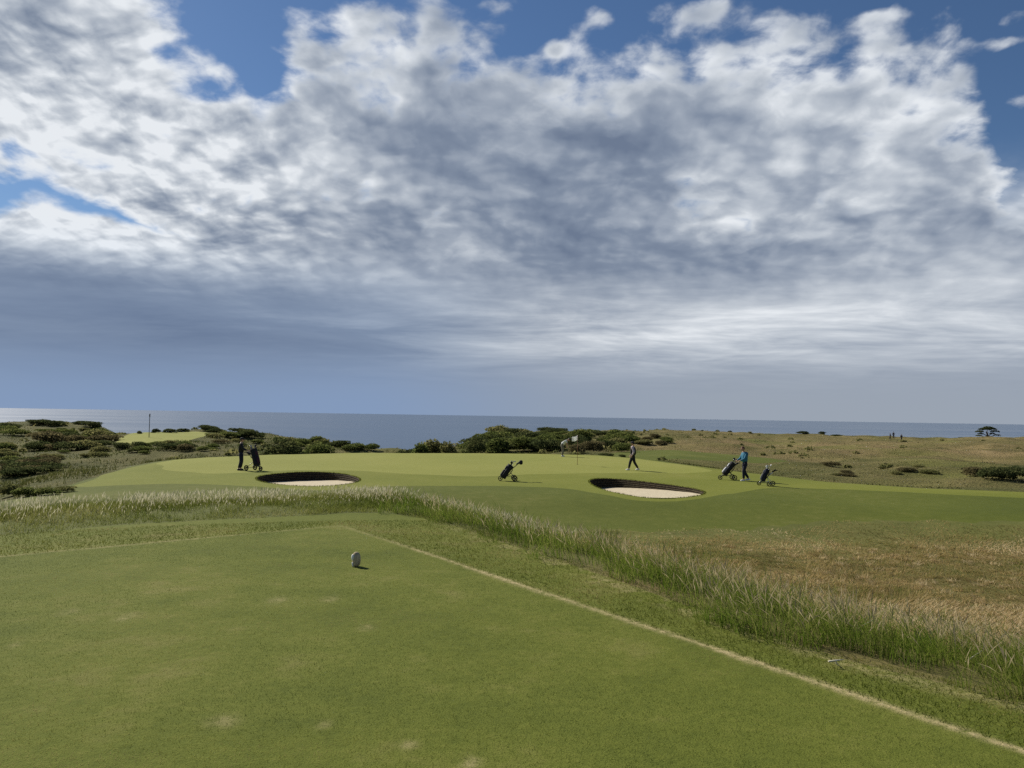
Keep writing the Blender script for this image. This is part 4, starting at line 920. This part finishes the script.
person((x, y, z), face_to(-.95, .35), 'person in dark vest over lilac sleeves walking across the green above the right bunker',
       stand(1.74, ell=(-.25, -.10, 1.13), wrl=(-.22, .03, .90), elr=(.25, .06, 1.13), wrr=(.20, .20, .90), knl=(-.09, .15, .50), anl=(-.09, .24, .09), knr=(.09, -.06, .50), anr=(.09, -.32, .11)), K_lilac, K_black, K_shoe, K_hair, K_black)
pw = bpy.data.objects['person.002'] if 'person.002' in bpy.data.objects else None
# dark body warmer of the walking player
vj = {'p': (v3(0, -.01, .88), .20), 'b': (v3(0, -.01, 1.1), .205), 'c': (v3(0, -.01, 1.32), .22), 'n': (v3(0, -.01, 1.45), .10), 'l': (v3(-.17, -.01, 1.40), .105), 'r': (v3(.17, -.01, 1.40), .105)}
link('vest', skin_mesh('vest', vj, [('p', 'b'), ('b', 'c'), ('c', 'n'), ('c', 'l'), ('c', 'r')], K_black, None, 'c'), pw)
x, y, z = at_r(745, 41.9)
person((x, y, z), face_to(-.93, -.2), 'person in teal top and dark trousers pushing a golf trolley off the green',
       stand(1.80, chest=(0, .05, 1.33), neck=(0, .08, 1.48), head=(0, .12, 1.61), ell=(-.24, .14, 1.13), elr=(.24, .12, 1.13), wrl=(-.14, .37, 1.02), wrr=(.14, .37, 1.02), knl=(-.09, .12, .50), anl=(-.09, .12, .085), knr=(.09, .0, .50), anr=(.09, -.26, .11)), K_teal, K_navy, K_shoe, K_red)
for (px, r, fx, mt, lb) in [(890.3, 226, -.6, K_navy, 'leftmost of the three far walkers on the right skyline'), (893.6, 232, .4, K_char, 'middle of the three far walkers on the right skyline'), (901.5, 228, .8, K_black, 'rightmost far walker on the right skyline, standing apart from the other two')]:
    x, y, z = at_r(px, r)
    person((x, y, z), face_to(fx, .6), lb, stand(1.76, knl=(-.1, .1, .5), anl=(-.1, .16, .085), anr=(.1, -.18, .085)), mt, K_black, K_dshoe, K_hair, K_black if fx > 0 else None)

# ------------------------------------------------------------------ golf trolleys, bags and clubs
def wheel(parent, c, r, w):
    mb = MB(); n = 28; V = []; Fq = []
    prof_ = [(r * .74, -w / 2), (r * .95, -w / 2), (r, -w / 4), (r, w / 4), (r * .95, w / 2), (r * .74, w / 2)]
    for k in range(n):
        th = 2 * math.pi * k / n
        for (q, yy) in prof_: V.append((q * math.cos(th), yy, q * math.sin(th)))
    for k in range(n):
        for j in range(6): Fq.append((k * 6 + j, k * 6 + (j + 1) % 6, ((k + 1) % n) * 6 + (j + 1) % 6, ((k + 1) % n) * 6 + j))
    wv = link('wheel', None, parent, c); wm = MB()
    wm.tube([(0, -w * .6, 0), (0, w * .6, 0)], r * .16, 12)
    for k in range(5):
        th = 2 * math.pi * k / 5; wm.tube([(0, 0, 0), (r * .82 * math.cos(th), 0, r * .82 * math.sin(th))], r * .11, 6)
    rim = wm.build('rim', K_metal, None); rim.parent = wv
    mb.add(V, Fq); ty = mb.build('tyre', K_rub, None); ty.parent = wv
    return wv
def trolley(loc, rz, label, frame_m, size=1.0):
    o = thing('golf_trolley', label, 'golf trolley', loc, rz, 'golf trolleys around the green'); o.scale = (size,) * 3
    wheel(o, (.52, 0, .125), .125, .06); wheel(o, (-.22, .31, .150), .150, .06); wheel(o, (-.22, -.31, .150), .150, .06)
    f = MB(); f.tube([(.52, .045, .125), (.46, .045, .22), (.36, .03, .24)], .014, 8); f.tube([(.52, -.045, .125), (.46, -.045, .22), (.36, -.03, .24)], .014, 8)
    f.tube([(.40, 0, .22), (.05, 0, .50), (-.36, 0, .86)], .020, 10); f.tube([(.36, 0, .23), (-.10, 0, .26)], .016, 8)
    f.tube([(.02, 0, .52), (-.14, .20, .28), (-.22, .29, .15)], .014, 8); f.tube([(.02, 0, .52), (-.14, -.20, .28), (-.22, -.29, .15)], .014, 8); f.tube([(-.22, -.31, .15), (-.22, .31, .15)], .011, 8)
    f.build('frame', frame_m, o)
    c = MB(); c.box((.36, 0, .27), (.05, .11, .018)); c.tube([(.33, .11, .30), (.36, .13, .35)], .014, 8); c.tube([(.33, -.11, .30), (.36, -.13, .35)], .014, 8); c.build('lower_bracket', K_metal, o)
    c = MB(); c.tube([(-.10, .13, .80), (-.16, .06, .70), (-.16, -.06, .70), (-.10, -.13, .80)], .014, 8); c.build('upper_bracket', K_metal, o)
    h = MB(); h.tube([(-.36, 0, .86), (-.50, 0, .95), (-.56, 0, .97)], .016, 8); h.tube([(-.56, -.17, .98), (-.58, -.08, .97), (-.58, .08, .97), (-.56, .17, .98)], .020, 8); h.build('handle', K_rub, o)
    c = MB(); c.box((-.40, 0, .93), (.10, .09, .035), np.array([[.8, 0, .6], [0, 1, 0], [-.6, 0, .8]])); c.build('console', K_black, o)
    return o
def bag(trol, label, body_m, pocket_m, tilt, base=(.30, 0, .29), clubs='golf club standing in the bag', covers=(), wide=1.0, h=.86, towel=None, irons=4):
    Rz = Matrix.Rotation(trol.rotation_euler[2], 4, 'Z') ; Mx = Matrix.Translation(trol.location) @ Rz @ Matrix.Scale(trol.scale[0], 4) @ Matrix.Translation(base) @ Matrix.Rotation(-tilt, 4, 'Y')
    o = thing('golf_bag', label, 'golf bag', (0, 0, 0), 0, 'golf bags on the trolleys'); o.matrix_world = Mx
    # body: oval tapered tube with a collar
    V = []; Fq = []; n = 20; prof_ = [(.115, 0), (.135, .012), (.130, .10), (.122, .35), (.125, .62), (.135, .78), (.140, .845), (.132, .862), (.118, .858), (.112, .80)]
    for q, zz in prof_:
        for k in range(n):
            th = 2 * math.pi * k / n; V.append((q * wide * math.cos(th), q * wide * 1.1 * math.sin(th), zz * h / .86))
    for j in range(len(prof_) - 1):
        for k in range(n): Fq.append((j * n + k, j * n + (k + 1) % n, (j + 1) * n + (k + 1) % n, (j + 1) * n + k))
    Fq.append(tuple(range(n))); Fq.append(tuple((len(prof_) - 1) * n + k for k in range(n)))
    mb = MB(); mb.add(V, Fq); mb.build('bag_body', body_m, o)
    for (cx, cy, cz, hx, hy, hz, mt) in [(.150, 0, .24, .060, .105, .20, pocket_m), (.145, 0, .60, .045, .09, .12, pocket_m), (.02, .155, .34, .09, .045, .24, body_m), (.02, -.155, .34, .09, .045, .24, body_m)]:
        mb = MB(); mb.ell((cx, cy, cz * h / .86), (hx, hy, hz), 14, 10, lambda V_: np.sign(V_) * np.abs(V_) ** .55); mb.build('pocket', mt, o)
    mb = MB(); mb.tube([(-.10, .06, .80), (-.20, .10, .62), (-.21, .10, .40), (-.13, .05, .22)], .022, 8); mb.build('strap', K_black, o)
    mb = MB(); mb.tube([(-.06, -.06, h + .0), (-.02, 0, h + .035), (.06, .06, h)], .012, 8); mb.build('carry_handle', K_black, o)
    if towel: mb = MB(); mb.ell((.06, -.20, .60), (.055, .018, .15), 12, 8, lambda V_: np.sign(V_) * np.abs(V_) ** .6); mb.build('towel', towel, o)
    # the clubs stand loose in it: things of their own
    for q in range(irons):
        lx, ly = (.05 * math.cos(q * 1.7), .06 * math.sin(q * 1.7 + .5)); ln = .94 + .035 * q
        c = thing('golf_club', 'steel headed ' + clubs, 'golf club', (0, 0, 0), 0, 'bare clubs in the ' + label.split(' on ')[0]); c.matrix_world = Mx @ Matrix.Translation((lx, ly, .05)) @ Matrix.Rotation(.05 * (q - 1.5), 4, 'X') @ Matrix.Rotation(q * 1.3, 4, 'Z')
        s_ = MB(); s_.tube([(0, 0, 0), (0, 0, ln)], .006, 6); s_.build('shaft', K_steel, c)
        s_ = MB(); s_.box((.03, 0, ln + .012), (.042, .010, .026)); s_.build('club_head', K_steel, c)
    for q, (mt, dx, dy, ln, lb) in enumerate(covers):
        c = thing('golf_club', lb, 'golf club', (0, 0, 0), 0); c.matrix_world = Mx @ Matrix.Translation((dx * .4, dy * .4, .05)) @ Matrix.Rotation(dx * .9, 4, 'Y') @ Matrix.Rotation(-dy * .9, 4, 'X')
        s_ = MB(); s_.tube([(0, 0, 0), (0, 0, ln)], .006, 6); s_.build('shaft', K_steel, c)
        s_ = MB(); s_.ell((.025, 0, ln + .02), (.075, .055, .06), 12, 8); s_.tube([(0, 0, ln - .16), (0, 0, ln + .01)], [.022, .036], 10); s_.build('head_cover', mt, c)
    return o
def put(px, r): return at_r(px, r)
# left one
t1 = trolley(put(254, 44.2), R(-28), 'leftmost golf trolley, standing beside the person in black', K_metal)
bag(t1, 'bulky black and dark maroon golf bag on the leftmost trolley', K_black, K_purple, R(20), base=(.26, 0, .29), wide=1.35, h=.92, clubs='golf club standing in the black and maroon bag on the leftmost trolley',
    covers=[(K_black, .06, .08, 1.02, 'golf club with a black head cover in the leftmost bag'), (K_grey, -.07, -.05, .98, 'golf club with a grey head cover in the leftmost bag')])
# middle one
t2 = trolley(put(510.5, 38.9), R(184), 'golf trolley standing alone in the middle of the picture in front of the green', K_metal, .95)
bag(t2, 'slim black golf bag with white patch on the lone middle trolley', K_black, K_char, R(33), base=(.40, 0, .16), wide=1.2, h=.80, towel=K_white, clubs='golf club standing in the slim black bag on the lone middle trolley', irons=3,
    covers=[(K_black, .02, .06, .86, 'golf club with a big black head cover in the lone middle bag')])
mb = MB(); mb.ell((-.56, 0, .98), (.10, .12, .12), 12, 8, lambda V_: np.sign(V_) * np.abs(V_) ** .7); mb.build('mitt', K_black, t2)
# pushed one and the one left standing
t3 = trolley(put(729.5, 42.3), R(176), 'golf trolley being pushed by the person in teal', K_metal, .92)
bag(t3, 'black golf bag with pale grey pockets on the pushed trolley', K_black, K_lgrey, R(38), base=(.30, 0, .29), wide=1.25, h=.86, clubs='golf club standing in the bag on the pushed trolley',
    covers=[(K_black, .08, .06, 1.0, 'golf club with a black head cover in the pushed bag'), (K_khaki, -.05, -.08, 1.06, 'golf club with a khaki head cover in the pushed bag')], towel=K_white)
t4 = trolley(put(767.5, 39.4), R(142), 'rightmost golf trolley, standing behind the person in teal', K_alu, .80)
bag(t4, 'narrow black and grey golf bag with white trim on the rightmost trolley', K_navy, K_grey, R(22), base=(.28, 0, .28), wide=1.0, h=.80, clubs='golf club standing in the narrow bag on the rightmost trolley', towel=K_white, irons=3,
    covers=[(K_white, .05, .06, .86, 'golf club with a white head cover in the rightmost bag')])

# ------------------------------------------------------------------ flagsticks
x, y, z = at_r(577.5, 50.5)
fl = thing('flagstick', 'flagstick with white flag and reddish pole on the green, right of the bending person', 'flagstick', (x, y, z))
mb = MB(); mb.tube([(0, 0, -.1), (0, 0, 1.1), (0, 0, 1.92)], [.013, .012, .010], 8); mb.build('pole', K_pole, fl)
K_flag, t, out = new_mat('flag_cloth'); d1 = t.node('ShaderNodeBsdfDiffuse'); d1.inputs[0].default_value = (.8, .8, .78, 1); d2 = t.node('ShaderNodeBsdfTranslucent'); d2.inputs[0].default_value = (.8, .8, .78, 1); mx = t.node('ShaderNodeMixShader'); mx.inputs[0].default_value = .5; t.l.new(d1.outputs[0], mx.inputs[1]); t.l.new(d2.outputs[0], mx.inputs[2]); t.l.new(mx.outputs[0], out.inputs[0])
nx, nz_ = 12, 7; V = []; Fq = []
for sgn in (0, 1):
    for a_ in range(nx + 1):
        for b_ in range(nz_ + 1):
            u = a_ / nx; w_ = b_ / nz_; V.append((-.02 - .35 * u, .05 * math.sin(u * 7 + w_) * u + .006 * (sgn - .5), 1.90 - .31 * w_ - .15 * u - .03 * math.sin(u * 5)))
N1 = (nx + 1) * (nz_ + 1)
for sgn in (0, 1):
    for a_ in range(nx):
        for b_ in range(nz_):
            q = sgn * N1 + a_ * (nz_ + 1) + b_; Fq.append((q, q + 1, q + nz_ + 2, q + nz_ + 1))
bd_ = [a_ * (nz_ + 1) for a_ in range(nx + 1)] + [nx * (nz_ + 1) + b_ for b_ in range(1, nz_ + 1)] + [a_ * (nz_ + 1) + nz_ for a_ in range(nx - 1, -1, -1)] + [b_ for b_ in range(nz_ - 1, 0, -1)]
for q in range(len(bd_)): a_, b_ = bd_[q], bd_[(q + 1) % len(bd_)]; Fq.append((a_, b_, b_ + N1, a_ + N1))
mb = MB(); mb.add(V, Fq); mb.build('flag', K_flag, fl)
mb = MB(); mb.tube([(0, 0, .006), (0, 0, .010)], .054, 20); mb.build('hole', K_cup, fl)  # flat black disc on the turf; the shade inside the hole is its colour
x, y, z = ground_pt(149, 437.5, 60)
rr = math.hypot(x, y); ph = (437.5 - 416.0) * rr / F
fl = thing('flagstick', 'thin dark bare pole standing on the far green at the left', 'flagstick', (x, y, z))
mb = MB(); mb.tube([(0, 0, -.2), (0, 0, ph * .5), (0, 0, ph)], [.055, .05, .045], 8); mb.build('pole', K_dpole, fl)
mb = MB(); mb.tube([(0, 0, ph * .86), (0, 0, ph * .99)], .085, 8); mb.build('pole_cap', K_dpole, fl)
x, y, z = ground_pt(107, 438, 60); k_ = math.hypot(x, y) / F
mb = MB(); mb.box((0, 0, .9 * k_), (.7 * k_, .7 * k_, 1.0 * k_)); mb.box((0, 0, 2.0 * k_), (.45 * k_, .45 * k_, .25 * k_)); mb.build('marker_post', K_white, loc=(x, y, z), label='tiny white marker post on the heath left of the far green', cat='marker post')

# ------------------------------------------------------------------ tee marker: a short log stood on end, sawn oval face towards the tee
m, t, out = new_mat('weathered_stone'); P = t.node('ShaderNodeTexCoord').outputs['Object']; n1 = t.noise(P, 30, 4, .65); n2 = t.noise(P, 9, 3, .6)
pbsdf(t, out, t.ramp(t.m('ADD', t.m('MULTIPLY', n1, .5), t.m('MULTIPLY', n2, .5)), [(.3, (.26, .20, .11)), (.7, (.62, .53, .36))]), .9, .1, bump=n1, bs=.6, bd=.01); K_stone = m
x, y, z = ground_pt(356, 566.5)
tm_ = thing('tee_marker', 'small pale oval tee marker with a white plaque standing on the tee', 'tee marker', (x, y, z), R(-50))
def pebble(V_): 
    V_ = np.sign(V_) * np.abs(V_) ** .78
    return V_ * (1 + .05 * np.sin(3 * V_[:, [0]] + 2 * V_[:, [2]]))
mb = MB(); mb.ell((0, 0, .074), (.046, .042, .077), 24, 16, pebble); mb.build('stone_body', K_stone, tm_)
mb = MB(); mb.ell((-.004, -.038, .100), (.024, .014, .034), 16, 10); mb.build('plaque', K_white, tm_)
mb = MB(); mb.tube([(.004, -.040, .002), (.004, -.046, .048)], [.010, .007], 8); mb.build('peg', K_white, tm_)

# ------------------------------------------------------------------ pale dead stalks lying in the grass edge
K_straw = simple('bleached_straw', (.55, .52, .40), .8, .2, var=.15, scale=40)
for (px, py, lb, pts_) in [(876, 640, 'pale curved dead leaf hanging in the long grass at right', [(-.10, 0, .10), (-.03, 0, .14), (.03, 0, .10), (.04, 0, .02)]),
                           (941, 643, 'pale arched dead leaf in the long grass right of the curved one', [(-.06, 0, .06), (-.01, 0, .085), (.03, 0, .07), (.05, 0, .03)]),
                           (974, 668, 'pale straight dead stalk leaning at the shaded grass tuft near the right edge', [(-.07, 0, .01), (.0, .01, .05), (.07, .01, .10)]),
                           (836, 668, 'pale forked dead stalk lying flat on the mown strip', [(-.05, 0, .012), (.0, .01, .015), (.05, -.01, .03)])]:
    x, y, z = ground_pt(px, py); mb = MB(); pts_ = [v3(*p) for p in pts_]; mb.tube(pts_, [.006] * (len(pts_) - 1) + [.002], 6)
    if 'forked' in lb or 'curved' in lb: mb.tube([pts_[1], pts_[1] + v3(.02, .02, -.03), pts_[1] + v3(.05, .02, -.05)], [.005, .004, .002], 6)
    mb.build('dead_stalk', K_straw, loc=(x, y, z + .03), label=lb, cat='dead stalk')

# ragged grass hanging over the rim of each bunker
for bo, poly in zip([q for q in bpy.data.objects if q.name.startswith('bunker')], BUNK):
    n = 1500; kk = rng.integers(0, len(poly), n); tt_ = rng.uniform(0, 1, n)[:, None]; P_ = poly[kk] * (1 - tt_) + poly[(kk + 1) % len(poly)] * tt_
    cen = poly.mean(0); P_ = cen + (P_ - cen) * rng.uniform(.998, 1.035, n)[:, None]; inw = (cen - P_) / np.linalg.norm(cen - P_, axis=1)[:, None]
    b_ = blades(gpts(P_[:, 0], P_[:, 1], 0), rng.uniform(.025, .075, n), np.full(n, .018), inw * rng.uniform(.1, 1.2, n)[:, None] + rng.normal(0, .4, (n, 2)), 1.6, 2, np.clip(rng.normal(.5, .2, n), 0, 1))
    me = np_mesh('lip_grass', b_[0] - np.array(bo.location), [b_[1]], [G_turf], {'tint': b_[2], 'head': b_[3]}); link('lip_grass', me, bo)
